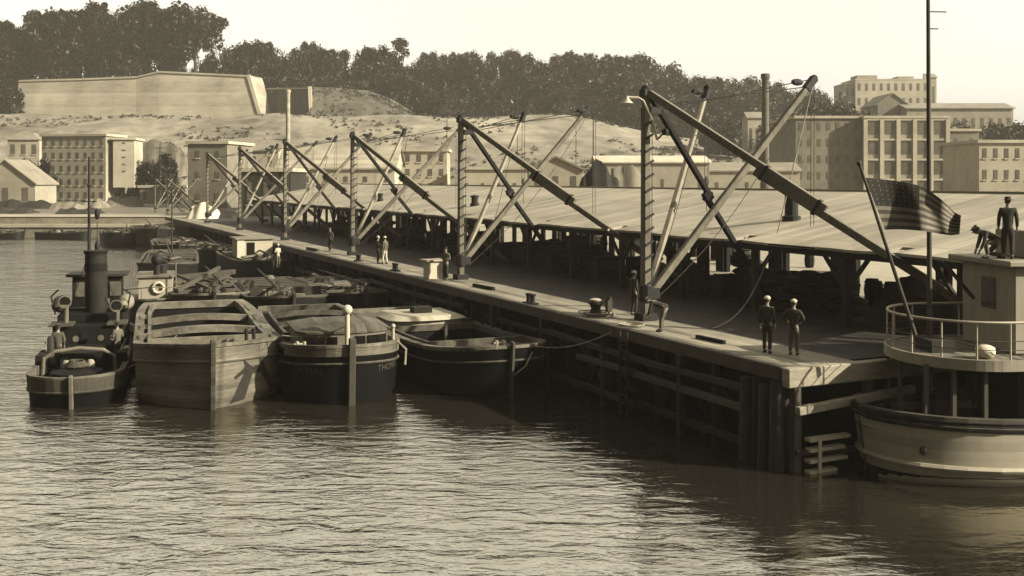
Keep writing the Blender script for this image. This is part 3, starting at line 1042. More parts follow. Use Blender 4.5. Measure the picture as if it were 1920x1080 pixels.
class Hull:
    """Local frame: stem at the origin pointing to -Y, hull running to +Y, waterline at z = 0."""
    def __init__(self, root, L, B, fb, bow=.15, full=1.0, round_=False, stern=.85, sheer=.35, flare=.06, draft=.8, n=28):
        self.root, self.L, self.B, self.fb = root, L, B, fb
        self.bow, self.full, self.round, self.stern, self.sheer, self.flare, self.draft = bow, full, round_, stern, sheer, flare, draft
        vs = [0, .006, .015, .03, .05, .075] + [.1 + .9 * i / (n - 6) for i in range(n - 5)]
        self.st = [v for v in vs]

    def half(self, v):
        b = self.B / 2
        if v < self.bow:
            u = v / self.bow
            w = math.sqrt(max(0, 1 - (1 - u) ** 2)) if self.round else u ** self.full
            return max(.05, b * w)
        if v > .72:
            return b * (1 - (1 - self.stern) * ((v - .72) / .28) ** 2)
        return b

    def zs(self, v):
        return self.fb + self.sheer * (max(0, 1 - v / .45)) ** 2 + .15 * self.sheer * max(0, (v - .6) / .4) ** 2

    def pt(self, v, side, z):
        zt = self.zs(v)
        k = (zt - z) / (zt + self.draft)
        b = self.half(v)
        w = b * (1 - self.flare * min(1, k * 1.6)) if k < .62 else b * (1 - self.flare) * (1 - ((k - .62) / .38) ** 2.2)
        rake = .35 * max(0, k) * max(0, 1 - v / .05)
        return Vector((side * w, v * self.L + rake, z))

    def shell(self, m, mtop=None):
        b = MB()
        ks = [0, .06, .15, .25, .38, .5, .62, .75, .88, 1]
        rings = []
        for v in self.st:
            zt = self.zs(v)
            zz = [zt - k * (zt + self.draft) for k in ks]
            rings.append([self.pt(v, -1, z) for z in zz] + [self.pt(v, 1, z) for z in zz[-2::-1]])
        k = len(rings[0])
        vs = [p for r in rings for p in r]
        fs = [(i * k + j, i * k + j + 1, (i + 1) * k + j + 1, (i + 1) * k + j) for i in range(len(rings) - 1) for j in range(k - 1)]
        n = (len(rings) - 1) * k
        fs.append(tuple(n + j for j in range(k)))
        b.add(vs, fs)
        return b.build('hull', m, self.root, True)

    def outline(self, inset=0, dz=0, v0=0, v1=1):
        L_, R_ = [], []
        for v in self.st:
            if v0 - 1e-6 <= v <= v1 + 1e-6:
                w = max(.01, self.half(v) - inset)
                y = v * self.L + (inset if v < .01 else 0)
                L_.append(Vector((-w, y, self.zs(v) + dz))); R_.append(Vector((w, y, self.zs(v) + dz)))
        return L_, R_

    def rim(self, m, w=.24, h=.10):
        b = MB()
        for sg in (-1, 1):
            vs = []
            for v in self.st:
                x = self.half(v)
                xi = max(.005, x - w)
                z = self.zs(v)
                y = v * self.L
                vs += [(sg * (x + .05), y - .04, z - .02), (sg * (x + .05), y - .04, z + h), (sg * xi, y, z + h), (sg * xi, y, z - .02 - .28 * max(0, min(1, (x - .5) / .9)))]
            n = len(self.st)
            fs = [(i * 4 + j, i * 4 + (j + 1) % 4, (i + 1) * 4 + (j + 1) % 4, (i + 1) * 4 + j) for i in range(n - 1) for j in range(4)]
            b.add(vs, fs)
        x = self.half(1); z = self.zs(1)
        b.box(-x - .05, x + .05, self.L - w, self.L + .04, z - .25, z + h + .003)
        return b.build('gunwale', m, self.root)

    def rail(self, m, dz, r=.07, name='rub_rail'):
        b = MB()
        for sg in (-1, 1):
            b.path([self.pt(v, sg, self.zs(v) + dz) + Vector((sg * .03, -.02, 0)) for v in self.st], r, 6)
        return b.build(name, m, self.root)

    def deck(self, m, v1, v2, drop=.12, side=.6, hold=None, coam=.22, mc=None, name='deck'):
        """Deck with a rectangular hold between v1 and v2 (no hold when v1 >= v2)."""
        b = MB()
        L_, L = self.L, []
        sts = sorted(set(self.st + [v1, v2])) if v1 < v2 else self.st
        hw = lambda v: max(.3, self.half(v) - side)
        for a, c in zip(sts[:-1], sts[1:]):
            xa, xc = max(.005, self.half(a) - .1), max(.005, self.half(c) - .1)
            za, zc = self.zs(a) - drop, self.zs(c) - drop
            if v1 < v2 and a >= v1 - 1e-6 and c <= v2 + 1e-6:
                for sg in (-1, 1):
                    b.add([(sg * hw(a), a * L_, za), (sg * xa, a * L_, za), (sg * xc, c * L_, zc), (sg * hw(c), c * L_, zc)], [(0, 1, 2, 3) if sg > 0 else (3, 2, 1, 0)])
            else:
                b.add([(-xa, a * L_, za), (xa, a * L_, za), (xc, c * L_, zc), (-xc, c * L_, zc)], [(0, 1, 2, 3)])
        b.build(name, m, self.root)
        if v1 < v2:
            inn = [v for v in sts if v1 - 1e-6 <= v <= v2 + 1e-6]
            b = MB()
            fl = .15
            for sg in (-1, 1):
                for a, c in zip(inn[:-1], inn[1:]):
                    b.add([(sg * hw(a), a * L_, fl), (sg * hw(c), c * L_, fl), (sg * hw(c), c * L_, self.zs(c) - drop), (sg * hw(a), a * L_, self.zs(a) - drop)], [(0, 1, 2, 3)])
            for v in (v1, v2):
                b.add([(-hw(v), v * L_, fl), (hw(v), v * L_, fl), (hw(v), v * L_, self.zs(v) - drop), (-hw(v), v * L_, self.zs(v) - drop)], [(0, 1, 2, 3)])
            b.add([(-hw(v1), v1 * L_, fl), (hw(v1), v1 * L_, fl), (hw(v2), v2 * L_, fl), (-hw(v2), v2 * L_, fl)], [(0, 1, 2, 3)])
            b.build('hold', M['hold'], self.root)
            if coam:
                b = MB()
                for sg in (-1, 1):
                    b.path([Vector((sg * hw(v), v * L_, self.zs(v) - drop + coam * .5)) for v in inn], .02, 4)
                    for a, c in zip(inn[:-1], inn[1:]):
                        b.beam((sg * hw(a), a * L_, self.zs(a) - drop + coam / 2), (sg * hw(c), c * L_, self.zs(c) - drop + coam / 2), .14, coam)
                for v in (v1, v2):
                    b.box(-hw(v) - .07, hw(v) + .07, v * L_ - .08, v * L_ + .08, self.zs(v) - drop, self.zs(v) - drop + coam + .02)
                b.build('coaming', mc or m, self.root)

    def stem(self, m, w=.22, up=.28):
        b = MB(); z = self.zs(0)
        b.beam((0, -.08, z + up), (0, .22, -.6), w, .26, (0, 1, 0))
        return b.build('stem', m, self.root, bevel=.03)

    def text(self, txt, side, v, z, size, m):
        vs, fs = text_verts(txt, size)
        b = MB(); out = []
        # arc length along the hull at that height
        sts = [i / 400 for i in range(161)]
        pts = [self.pt(q, side, z) for q in sts]
        acc = [0]
        for a, c in zip(pts[:-1], pts[1:]):
            acc.append(acc[-1] + (c - a).length)
        i0 = min(range(161), key=lambda i: abs(sts[i] - v))
        for p in vs:
            s = acc[i0] + (p.x if side > 0 else -p.x)
            s = max(0, min(acc[-1] - .01, s))
            i = next(k for k in range(161) if acc[k] >= s)
            i = max(1, i)
            f = (s - acc[i - 1]) / max(1e-6, acc[i] - acc[i - 1])
            q = sts[i - 1] + (sts[i] - sts[i - 1]) * f
            pt = self.pt(q, side, z + p.y)
            a, c = self.pt(max(0, q - .01), side, z + p.y), self.pt(q + .01, side, z + p.y)
            d = (c - a).normalized()
            nrm = Vector((d.y, -d.x, 0)) * (1 if side > 0 else -1)
            out.append(pt + nrm * .02)
        b.add(out, fs)
        return b.build('name_lettering', m, self.root)


def beams_across(H, vs, m, drop, side, w=.22, h=.22):
    for v in vs:
        hw = H.half(v) - side
        z = H.zs(v) - drop
        b = MB(); n = 8
        pts = [Vector((-hw + 2 * hw * i / n, v * H.L, z + .16 * math.sin(PI * i / n))) for i in range(n + 1)]
        for a, c in zip(pts[:-1], pts[1:]):
            b.beam(a, c, w, h)
        b.build('hold_beam', m, H.root)


def bits(root, p, m, h=.5):
    b = MB()
    for x in (-.14, .14):
        b.tube((p[0] + x, p[1], p[2]), (p[0] + x, p[1], p[2] + h), .07, .07, 8)
    b.tube((p[0] - .26, p[1], p[2] + h * .7), (p[0] + .26, p[1], p[2] + h * .7), .05, n=6)
    b.build('mooring_bitt', m, root, True)


def rope_between(label, a, c, sag=.5, r=.022):
    b = MB(); a, c = Vector(a), Vector(c)
    b.path([a.lerp(c, i / 10) - Vector((0, 0, sag * math.sin(PI * i / 10))) for i in range(11)], r, 5)
    tag(b.build('mooring_rope', M['rope_light']), label, 'rope')


def heading(dx, dy):
    return math.atan2(-dx, dy)


# barge one: pale planked bow with a dark forked shadow painted on it
t = thing('barge', 'broad open barge with a pale planked bow carrying a painted dark forked shadow', 'barge', (-10.98, 39.15, 0), heading(-.34, 1))
H1 = Hull(t, 17.5, 5.5, 2.0, bow=.135, full=.88, stern=.88, sheer=.35, flare=.03)
H1.shell(M['hull_wood'])
H1.rim(M['rim'], .34, .10)
H1.rail(M['hull_wood'], -.55, .07)
H1.deck(M['deck_wood_light'], .15, .93, .1, .55, coam=.3, mc=M['rim'])
H1.stem(M['hull_wood_dark'], .2, .25)
beams_across(H1, (.36, .60), M['rim'], -.02, .5, .5, .26)
for sg in (-1, 1):
    for v in (.22, .42, .62):
        b = MB(); z = H1.zs(v); b.beam((sg * (H1.half(v) - .32), v * 17.5, z), (sg * (H1.half(v) - .32), v * 17.5 + 1.4, z + .02), .34, .26)
        b.build('rail_chock', M['rim'], t)
bits(t, (1.5, 1.9, H1.zs(.1)), M['iron'])
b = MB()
def surf(H, v, side, z, e=.015):
    p = H.pt(v, side, z); a, c = H.pt(max(0, v - .004), side, z), H.pt(v + .004, side, z)
    d = (c - a).normalized(); nr = Vector((d.y, -d.x, 0)) * side
    return p + nr * e
def stroke(H, b, v0, z0, v1, z1, w, side=1, n=8):
    for i in range(n):
        a, c = i / n, (i + 1) / n
        va, vc, za, zc = v0 + (v1 - v0) * a, v0 + (v1 - v0) * c, z0 + (z1 - z0) * a, z0 + (z1 - z0) * c
        b.add([surf(H, va - w, side, za), surf(H, va + w, side, za), surf(H, vc + w, side, zc), surf(H, vc - w, side, zc)], [(0, 1, 2, 3)])
def patch(H, b, c4, side=1, n=6):
    P = lambda u, w: ((c4[0][0] * (1 - u) + c4[1][0] * u) * (1 - w) + (c4[3][0] * (1 - u) + c4[2][0] * u) * w, (c4[0][1] * (1 - u) + c4[1][1] * u) * (1 - w) + (c4[3][1] * (1 - u) + c4[2][1] * u) * w)
    for i in range(n):
        for j in range(n):
            q = [P((i + a) / n, (j + c) / n) for a, c in ((0, 0), (1, 0), (1, 1), (0, 1))]
            b.add([surf(H, v, side, z) for v, z in q], [(0, 1, 2, 3)])
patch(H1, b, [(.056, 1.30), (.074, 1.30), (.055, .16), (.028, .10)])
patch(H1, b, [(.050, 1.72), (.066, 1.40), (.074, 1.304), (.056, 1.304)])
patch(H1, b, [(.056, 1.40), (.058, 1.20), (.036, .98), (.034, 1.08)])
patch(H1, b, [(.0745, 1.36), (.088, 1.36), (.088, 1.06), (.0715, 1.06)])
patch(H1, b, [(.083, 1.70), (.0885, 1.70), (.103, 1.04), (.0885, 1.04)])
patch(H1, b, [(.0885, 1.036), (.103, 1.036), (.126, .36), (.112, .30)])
b.build('painted_shadow', M['bow_shadow'], t)  # cast shadow laid on the bow planks as dark patches
H1.text('57', 1, .09, 1.97, .26, M['lettering'])
H1.text('57', -1, .07, 1.97, .24, M['letter_dim'])

# barge two
t = thing('barge', 'dark barge with a rounded bow, low windowed cabin and white ball-topped post', 'barge', (-6.0, 40.0, 0), heading(-.33, 1))
H2 = Hull(t, 16, 4.7, 1.85, bow=.2, round_=True, stern=.85, sheer=.35, flare=.04)
H2.shell(M['hull_black'])
H2.rim(M['rim'], .2, .1)
b = MB()
for sg in (-1, 1):
    b_ = []
    for v in H2.st:
        if v < .16:
            b_.append((H2.pt(v, sg, H2.zs(v) - .04) + Vector((sg * .03, -.03, 0)), H2.pt(v, sg, H2.zs(v) - .34) + Vector((sg * .03, -.03, 0))))
    for (a, c), (d, e) in zip(b_[:-1], b_[1:]):
        b.add([a, d, e, c], [(0, 1, 2, 3)])
b.build('bow_strake', M['hull_wood'], t)
H2.rail(M['rim_dark'], -.62, .05)
H2.deck(M['deck_wood'], .33, .92, .12, .5, coam=.35, mc=M['rim_dark'])
H2.stem(M['timber'], .26, .34)
H2.text('THOMAS', 1, .055, 1.16, .36, M['letter_dim'])
H2.text('THOMAS', -1, .055, 1.16, .36, M['letter_dim'])
# low cabin with a curved front
z0 = H2.zs(.12) - .12
front = [(-1.75 * math.cos(a), 2.0 - .75 * math.sin(a)) for a in [PI * i / 10 for i in range(11)]]
plan = [(x, y) for x, y in front] + [(1.75, 4.6), (-1.75, 4.6)]
b = MB(); b.prism(plan, z0, z0 + .62); ca = b.build('cabin', M['wall_brown'], t)
rp = [(x * 1.07, 2.0 + (y - 2.0) * 1.1) for x, y in plan]
rp2 = [(x * .55, 2.3 + (y - 2.0) * .75) for x, y in plan]
b = MB(); b.prism(rp, z0 + .623, z0 + .70); b.prism(rp, z0 + .703, z0 + .92, top=rp2); b.build('cabin_roof', M['deck_wood'], ca)
for i in (2, 3, 4, 6, 7, 8):
    a = PI * (i) / 10
    c = Vector((-1.77 * math.cos(a), 2.0 - .78 * math.sin(a), z0 + .34))
    n_ = Vector((-math.cos(a) / 1.75, -math.sin(a) / .75, 0)).normalized()
    w_ = .2
    tg = Vector((-n_.y, n_.x, 0))
    b = MB(); b.beam(c - tg * w_, c + tg * w_, .05, .34)
    b.build('cabin_window', M['glass'], t)
b = MB(); b.tube((-.05, .75, z0), (-.05, .75, z0 + 1.5), .10, .09, 10); b.ball((-.05, .75, z0 + 1.6), (.2, .2, .19), 12, 8); b.build('samson_post', M['white'], t, True)
b = MB(); b.tube((1.9, 1.6, z0), (1.9, 1.6, z0 + .75), .07, .06, 8); b.ball((1.9, 1.6, z0 + .78), .1, 8, 5); b.build('mooring_post', M['trim'], t, True)
b = MB(); b.path([(2.05, 1.5, z0 + .2), (2.35, 1.3, z0 - .1), (2.3, 1.25, z0 - .7)], .05, 6); b.build('fender_rope', M['rope_light'], t)
bits(t, (-1.7, 1.6, z0), M['trim'], .35)
beams_across(H2, (.55, .74), M['rim_dark'], -.1, .45)

# barge three
t = thing('barge', 'black-hulled barge against the wharf piles with a thin pale stem', 'barge', (0.0, 41.3, 0), heading(-.40, .92))
H3 = Hull(t, 16.5, 5.0, 1.55, bow=.2, round_=True, stern=.8, sheer=.42, flare=.05)
H3.shell(M['hull_black'])
H3.rim(M['rim'], .22, .1)
H3.deck(M['deck_wood'], .22, .56, .1, .45, coam=.25, mc=M['rim_dark'])
H3.stem(M['timber'], .13, .25)
H3.rail(M['rim_dark'], -.5, .045)
z0 = H3.zs(.66) - .1
plan = [(-1.75 * math.cos(a), 10.1 - .7 * math.sin(a)) for a in [PI * i / 10 for i in range(11)]] + [(1.75, 12.6), (-1.75, 12.6)]
b = MB(); b.prism(plan, z0, z0 + .45); ca = b.build('cabin', M['wall_grey'], t)
rp = [(x * 1.1, 11 + (y - 11) * 1.12) for x, y in plan]
b = MB(); b.prism(rp, z0 + .453, z0 + .62, top=[(x * .8, 11.1 + (y - 11) * .85) for x, y in rp]); b.build('cabin_roof', M['wall_pale'], ca)
b = MB(); b.box(-.4, .5, 10.8, 11.5, z0 + .62, z0 + .9); b.build('hatch', M['wall_dark'], t)
b = MB(); b.beam((0, 7.5, z0 - .4), (0, 7.5, z0 + .5), .12, .12, (0, 1, 0)); b.build('hold_post', M['timber'], t)
bits(t, (0, 1.2, H3.zs(.07) - .1), M['trim'], .35)
b = MB(); b.path([(.1, .05, .9), (.5, -.15, 1.25), (1.0, .3, 1.7)], .03, 5); b.build('bow_rope', M['rope_light'], t)

rope_between('slack mooring rope from the black barge bow up to the wharf edge', (.2, 42.4, 2.0), W(9.2, .1, 3.05), .45)
rope_between('mooring rope from the ball-topped post across to the pale barge', (-6.1, 40.8, 3.0), (-8.9, 41.3, 2.45), .25)
rope_between('mooring rope running from the pale barge to the stern of the tug', (-13.2, 42.0, 2.35), (-14.9, 41.4, 1.2), .2)

# lighter behind barge two with a lettered hatch board
def lighter(label, loc, hd, L=15, B=4.4, fb=1.7, kind=0, round_=True):
    t = thing('lighter', label, 'boat', loc, hd)
    H = Hull(t, L, B, fb, bow=.2, round_=round_, stern=.8, sheer=.35, flare=.05)
    H.shell(M['hull_dark'])
    H.rim(M['rim_dark'] if kind != 2 else M['rim'], .2, .1)
    H.deck(M['deck_wood'], .3 if kind else .22, .85, .12, .5, coam=.3, mc=M['rim_dark'])
    H.stem(M['timber_mid'], .18, .25)
    beams_across(H, (.5, .68), M['rim'] if kind == 2 else M['rim_dark'], -.1, .45)
    bits(t, (0, 1.3, H.zs(.08) - .1), M['timber'], .45)
    rg = random.Random(int(abs(loc[0]) * 7 + loc[1]))
    for k in range(7):
        y = rg.uniform(1.5, L - 2)
        hw = H.half(y / L) - .25
        zz = H.zs(y / L) + .12 + .05 * k
        a, ln = rg.uniform(0, PI), rg.uniform(1.2, 2 * hw)
        q = Vector((rg.uniform(-.3, .3), y, zz))
        d = Vector((math.cos(a), math.sin(a) * 1.6, rg.uniform(-.02, .12))) * ln * .5
        b = MB(); b.beam(q - d, q + d, rg.uniform(.1, .32), rg.uniform(.06, .14)); b.build('loose_timber', M[rg.choice(('timber', 'rim', 'rim_dark', 'timber_mid', 'deck_wood_light'))], t)
    for k in range(5):
        y = rg.uniform(2, L - 2)
        b = MB(); b.ball((rg.uniform(-1, 1), y, H.zs(y / L) + .1), (rg.uniform(.25, .5), rg.uniform(.3, .6), rg.uniform(.2, .4)), 8, 6, jit=.15)
        b.build('deck_cargo', M[rg.choice(('sack', 'canvas_grey', 'rope', 'barrel'))], t, True)
    b = MB(); x = rg.uniform(-.8, .8); b.tube((x, L * .1, H.zs(.1) + .5), (x + rg.uniform(-.8, .8), L * .8, H.zs(.8) + rg.uniform(.5, 1.1)), .09, .05, 7); b.build('spar', M['timber'], t)
    return t, H


t, H = lighter('dark lighter behind the ball-topped post with a lettered hatch board', (-11.9, 58.2, 0), heading(-.36, 1), B=4.6)
z = H.zs(.2)
b = MB(); b.beam((-2.0, 3.1, z + .25), (2.0, 3.1, z + .25), .1, .55); bd = b.build('hatch_board', M['timber_mid'], t)
vs, fs = text_verts('Thomas', .5)
b = MB(); b.add([(p.x - .5, 3.035, z + .08 + p.y) for p in vs], fs); b.build('name_lettering', M['lettering'], bd)
b = MB()
for i in range(6):
    b.beam((-1.8 + i * .1, 7 + i * .45, z + .1 + .05 * i), (1.9, 6.6 + i * .5, z + .16 + .06 * i), .3, .07)
b.build('hatch_plank', M['timber'], t)

t, H = lighter('lighter close under the wharf with a rough pale plank laid across its hold', (-8.3, 60.5, 0), heading(-.42, .95), B=4.0, L=13)
z = H.zs(.5)
b = MB()
for k in range(4):
    b.beam((-1.9, 5 + k * .5, z + .3), (2.0, 5.6 + k * .4, z + .36 + .04 * k), .34, .08)
b.build('loose_plank', M['rim'], t)
b = MB()
for k in range(9):
    b.ball((random.uniform(-1.2, 1.2), 8 + random.uniform(-.8, 1.6), z + .1), (.4, .45, .35), 7, 5, jit=.2)
b.build('deck_cargo', M['sack'], t)

t, H = lighter('lighter behind the pale barge with spars and planks lying across it', (-16.6, 59.5, 0), heading(-.36, 1), B=4.4, kind=2)
z = H.zs(.4)
b = MB()
for a, c, w in (((-1.9, 2.5, z + .4), (.8, 7.0, z + 1.3), .2), ((-.6, 3.0, z + .3), (1.9, 9.0, z + .9), .17), ((.2, 2.0, z + .35), (-1.7, 8.6, z + .8), .15), ((-2.1, 8.4, z + .6), (2.0, 9.6, z + .8), .3)):
    b.beam(a, c, w, w)
b.build('loose_spar', M['timber'], t)

# long dark hulls farther up the wharf
t, H = lighter('dark two-decked workboat under the wharf with a small pale deckhouse', (-18.6, 83, 0), heading(-.42, .95), B=4.2, L=18, fb=1.8)
z = H.zs(.5) - .1
b = MB(); b.box(-1.5, 1.4, 7.2, 10.0, z, z + 1.75); dh = b.build('deckhouse', M['wall_pale'], t)
b = MB(); b.box(-1.7, 1.6, 7.0, 10.2, z + 1.753, z + 1.87); b.build('deckhouse_roof', M['wall_brown'], dh)
b = MB(); b.box(-.75, -.1, 7.16, 7.195, z + .1, z + 1.5); b.build('door', M['glass'], dh)
b = MB(); b.box(-1.55, -.95, 7.12, 7.197, z, z + 1.7); b.build('corner_board', M['white'], dh)
person('man in a white shirt on the workboat deck beside the small deckhouse', on(521, 502, 1.8), R(-130), 'stand', 'cloth_white', 'cloth_olive', 'cap_pale', arms='bent')

t, H = lighter('long dark hull lying open beyond the spars, its pointed bow at the water edge', (-24.6, 76, 0), heading(-.30, 1), B=4.4, L=20, fb=2.1, round_=False)
z = H.zs(.4)
b = MB()
for k in range(5):
    b.beam((-1.8 + .2 * k, 5 + k * 2.0, z + .2), (1.9, 5.6 + k * 2.1, z + .25), .3, .1)
b.build('loose_plank', M['timber'], t)
b = MB(); b.tube((.2, 9, z), (.2, 9, z + 5.6), .07, .05, 6); b.build('mast', M['timber_mid'], t)
t, H = lighter('far dark lighter lying half along the wharf below the fourth derrick', (-26.4, 98, 0), heading(-.42, .95), B=4.6, L=17, fb=1.7, kind=2)
t, H = lighter('dark scow moored beside the long hull below the far derricks', (-31.5, 101, 0), heading(-.36, 1), B=4.6, L=17, fb=1.9, round_=False)
t, H = lighter('far rounded dark hull seen end on where the wharf meets the quay', (-43.5, 131, 0), heading(-.42, .95), B=4.6, L=16, fb=2.1)
t, H = lighter('far dark hull with a rounded stern lying left of the wharf head', (-48.6, 133, 0), heading(-.42, .95), B=4.4, L=14, fb=1.5)
t, H = lighter('low black boat moored under the far quay left of the tug mast', (-69.5, 152.0, 0), R(90), B=2.4, L=7, fb=.8)
t, H = lighter('small low boat under the far quay behind the tug mast', (-59.5, 150.5, 0), R(80), B=2.4, L=8, fb=.9)

# small launch with cowl ventilator and lifebuoy
t = thing('steam_launch', 'small steam launch between tug and pale barge with a white lifebuoy', 'boat', (-20.3, 60.5, 0), heading(-.3, 1))
H = Hull(t, 12, 3.6, 1.35, bow=.22, round_=True, stern=.7, sheer=.3)
H.shell(M['hull_dark']); H.rim(M['rim'], .16, .08); H.deck(M['deck_wood_light'], 1, 0, .15)
z = 1.35
b = MB(); b.box(-.95, .95, 2.6, 6.0, z, z + 1.35); dh = b.build('deckhouse', M['wall_grey'], t)
b = MB(); b.box(-1.1, 1.1, 2.45, 6.2, z + 1.353, z + 1.45); b.build('deckhouse_roof', M['rim'], dh)
b = MB()
n = 20
b.path([(.15 + .30 * math.cos(2 * PI * i / n), 2.5, z + .75 + .30 * math.sin(2 * PI * i / n)) for i in range(n)], .085, 8, closed=True); b.build('lifebuoy', M['white'], t, True)
b = MB(); b.tube((.05, 3.4, z + 1.4), (.05, 3.4, z + 2.2), .2, .2, 10); b.ball((.05, 3.3, z + 2.35), (.34, .36, .34), 12, 8); b.build('cowl_ventilator', M['iron'], t, True)
b = MB(); b.tube((.35, 4.2, z + 1.4), (.35, 4.2, z + 2.0), .26, .26, 10); b.build('funnel', M['iron'], t, True)
for x in (-1.2, 1.15):
    b = MB(); b.tube((x, 2.2, z), (x, 2.2, z + 2.3), .03, .03, 6); b.build('stanchion', M['rim'], t)
b = MB(); b.path([(-1.6, 1.4, z + .8), (0, .3, z + 1.0), (1.6, 1.4, z + .8)], .03, 5)
for x, y in ((-1.5, 1.4), (-.7, .7), (.7, .7), (1.5, 1.4)):
    b.tube((x, y, z), (x, y, z + .85), .025, n=5)
b.build('bow_railing', M['rim'], t)
person('man in a pale jacket standing on the launch beside the tug', on(224, 566, 1.4), R(100), 'stand', 'cloth_white', 'cloth_mid', 'cap_pale')

# ------------------------------------------------------------------ steam tug, stern towards the camera
M['tug_rim'] = mat('tug_gunwale', .17, .5, 3, stain=.4)
t = thing('steam_tug', 'dark steam tug seen from astern with a tall black funnel and thin mast', 'tug', (-16.3, 39.4, 0), heading(-.29, 1))
H = Hull(t, 17, 3.45, 1.0, bow=.11, round_=True, stern=.45, sheer=.12, flare=.05)
H.shell(M['hull_black']); H.rim(M['tug_rim'], .16, .07)
b = MB()
for sg in (-1, 1):
    q_ = [v for v in H.st if v < .2]
    for a, c in zip(q_[:-1], q_[1:]):
        f = lambda v, z: H.pt(v, sg, z) + Vector((sg * .035, -.05, 0))
        b.add([f(a, H.zs(a)), f(c, H.zs(c)), f(c, H.zs(c) - .5), f(a, H.zs(a) - .5)], [(0, 1, 2, 3)])
b.build('stern_strake', M['timber'], t)
H.rail(M['rim_dark'], -.52, .06)
H.deck(M['hold'], 1, 0, .42)
z = .72
# curved stern bench and towing arch
b = MB(); b.path([(-1.35, 2.9, z), (-1.3, 2.9, z + .75), (-.9, 2.9, z + 1.0), (0, 2.9, z + 1.1), (.9, 2.9, z + 1.0), (1.3, 2.9, z + .75), (1.35, 2.9, z)], .075, 8); b.build('towing_arch', M['tug_rim'], t)
b = MB(); b.lathe([(.95, 0), (1.0, .1), (.95, .35), (.6, .45), (0, .5)], 18, (0, 2.0, z)); b.build('rope_grating', M['timber_dark'], t)
b = MB(); b.box(-.75, .75, 3.3, 5.6, z, z + .85); b.build('engine_casing', M['hull_dark'], t)
for x in (-.45, 0, .45):
    b = MB(); b.lathe([(.14, 0), (.17, .2), (.1, .34), (0, .36)], 10, (x, 2.5, z + .35)); b.build('deck_fitting', M['rope_light'], t, True)
b = MB(); b.path([(-1.4, 5.6, z + .6), (-1.35, 5.2, z + 1.2), (-1.25, 4.5, z + .8), (-1.1, 3.8, z + .3)], .13, 8); b.build('hose', M['timber_mid'], t)
b = MB(); b.box(-1.42, 1.42, 6.3, 7.4, z, z + 1.55); b.box(-1.36, 1.36, 7.402, 11.2, z, z + 1.9); dh = b.build('boiler_casing', M['hull_dark'], t, bevel=.04)
b = MB(); b.box(-1.55, -.62, 6.1, 7.38, z + 1.553, z + 1.63); b.box(.75, 1.55, 6.1, 7.38, z + 1.553, z + 1.63); b.box(-1.5, 1.5, 8.9, 11.4, z + 1.903, z + 1.98); b.build('casing_top', M['timber'], t)
b = MB(); b.tube((.2, 8.1, z), (.12, 8.3, 5.25), .48, .46, 16); M['funnel'] = mat('sooty_funnel', .025, .6, 2, (1, 1, .4), stain=.5)
fn = b.build('funnel', M['funnel'], t, True)
b = MB(); b.tube((.13, 8.28, 4.4), (.12, 8.3, 4.75), .487, .487, 16); b.tube((.12, 8.3, 5.2), (.12, 8.3, 5.33), .51, .51, 16); b.build('funnel_band', M['timber_dark'], fn, True)
b = MB(); b.tube((.66, 8.1, z), (.62, 8.2, 3.2), .09, .09, 8); b.build('steam_pipe', M['rope'], t, True)
b = MB(); b.box(-1.0, 1.1, 9.6, 11.0, z + 1.985, z + 3.35); wh_ = b.build('wheelhouse', M['hull_dark'], t, bevel=.03)
b = MB(); b.box(-1.25, 1.35, 9.4, 11.2, z + 3.353, z + 3.46); b.build('wheelhouse_roof', M['timber_mid'], wh_)
for x in (-.72, 0.85):
    b = MB(); b.box(x - .24, x + .24, 9.555, 9.595, z + 2.45, z + 3.1); b.build('window', M['pane'], wh_)
for x, y, h_ in ((-.95, 6.9, 1.0), (1.1, 7.0, .75)):
    z1 = z + 1.55
    b = MB(); b.path([(x, y, z1), (x, y, z1 + h_ * .7), (x, y - .06, z1 + h_ * .9), (x, y - .2, z1 + h_), (x, y - .36, z1 + h_ * 1.01)], [.10, .11, .15, .22, .27], 14); vn = b.build('cowl_ventilator', M['tug_rim'], t, True)
    b = MB(); b.tube((x, y - .364, z1 + h_ * 1.01), (x, y - .368, z1 + h_ * 1.01), .22, .22, 14); b.build('cowl_mouth', M['hold'], vn)
for x in (-1.0, -.5, .5, 1.0):
    b = MB(); b.tube((x, 6.298, z + 1.0), (x, 6.27, z + 1.0), .13, .13, 12); b.build('porthole', M['tug_rim'], t)
b = MB(); b.box(-.3, .3, 6.27, 6.297, z, z + 1.35); b.build('casing_door', M['timber_dark'], t)
H.stem(M['tug_rim'], .16, .12)
for sg in (-1, 1):
    b = MB(); b.path([(sg * 1.45, 7.6, z + 1.9), (sg * 1.62, 7.5, z + 2.7), (sg * 1.3, 7.4, z + 3.0)], .04, 5); b.build('davit', M['iron'], t)
    b = MB(); b.ball((sg * 1.35, 8.6, z + 2.25), (.38, 1.25, .36), 10, 8); b.build('lifeboat_cover', M['canvas_grey'] if sg > 0 else M['timber_mid'], t, True)
    b = MB(); b.box(sg * 1.5 - .22, sg * 1.5 + .22, 3.6, 4.7, z, z + .75); b.build('deck_locker', M['timber_dark'], t, bevel=.03)
    b = MB(); b.path([(sg * 1.55, y, z + .95 + .05 * (y % 2)) for y in (2.6, 3.6, 4.6, 5.6, 6.2)], .025, 5); b.build('side_rail', M['tug_rim'], t)
b = MB(); b.path([(math.cos(k * .5) * (.42 - .003 * k), 2.0 + math.sin(k * .5) * (.42 - .003 * k), z + .52 + .004 * k) for k in range(60)], .045, 5); b.build('rope_coil', M['rope'], t)
for k, (x, y) in enumerate(((-1.62, 5.2), (1.6, 5.6), (1.62, 4.2))):
    b = MB(); b.ball((x, y, z + .45), (.22, .3, .3), 9, 6, jit=.1); b.build('cork_fender', M['canvas'] if k else M['sack'], t, True)
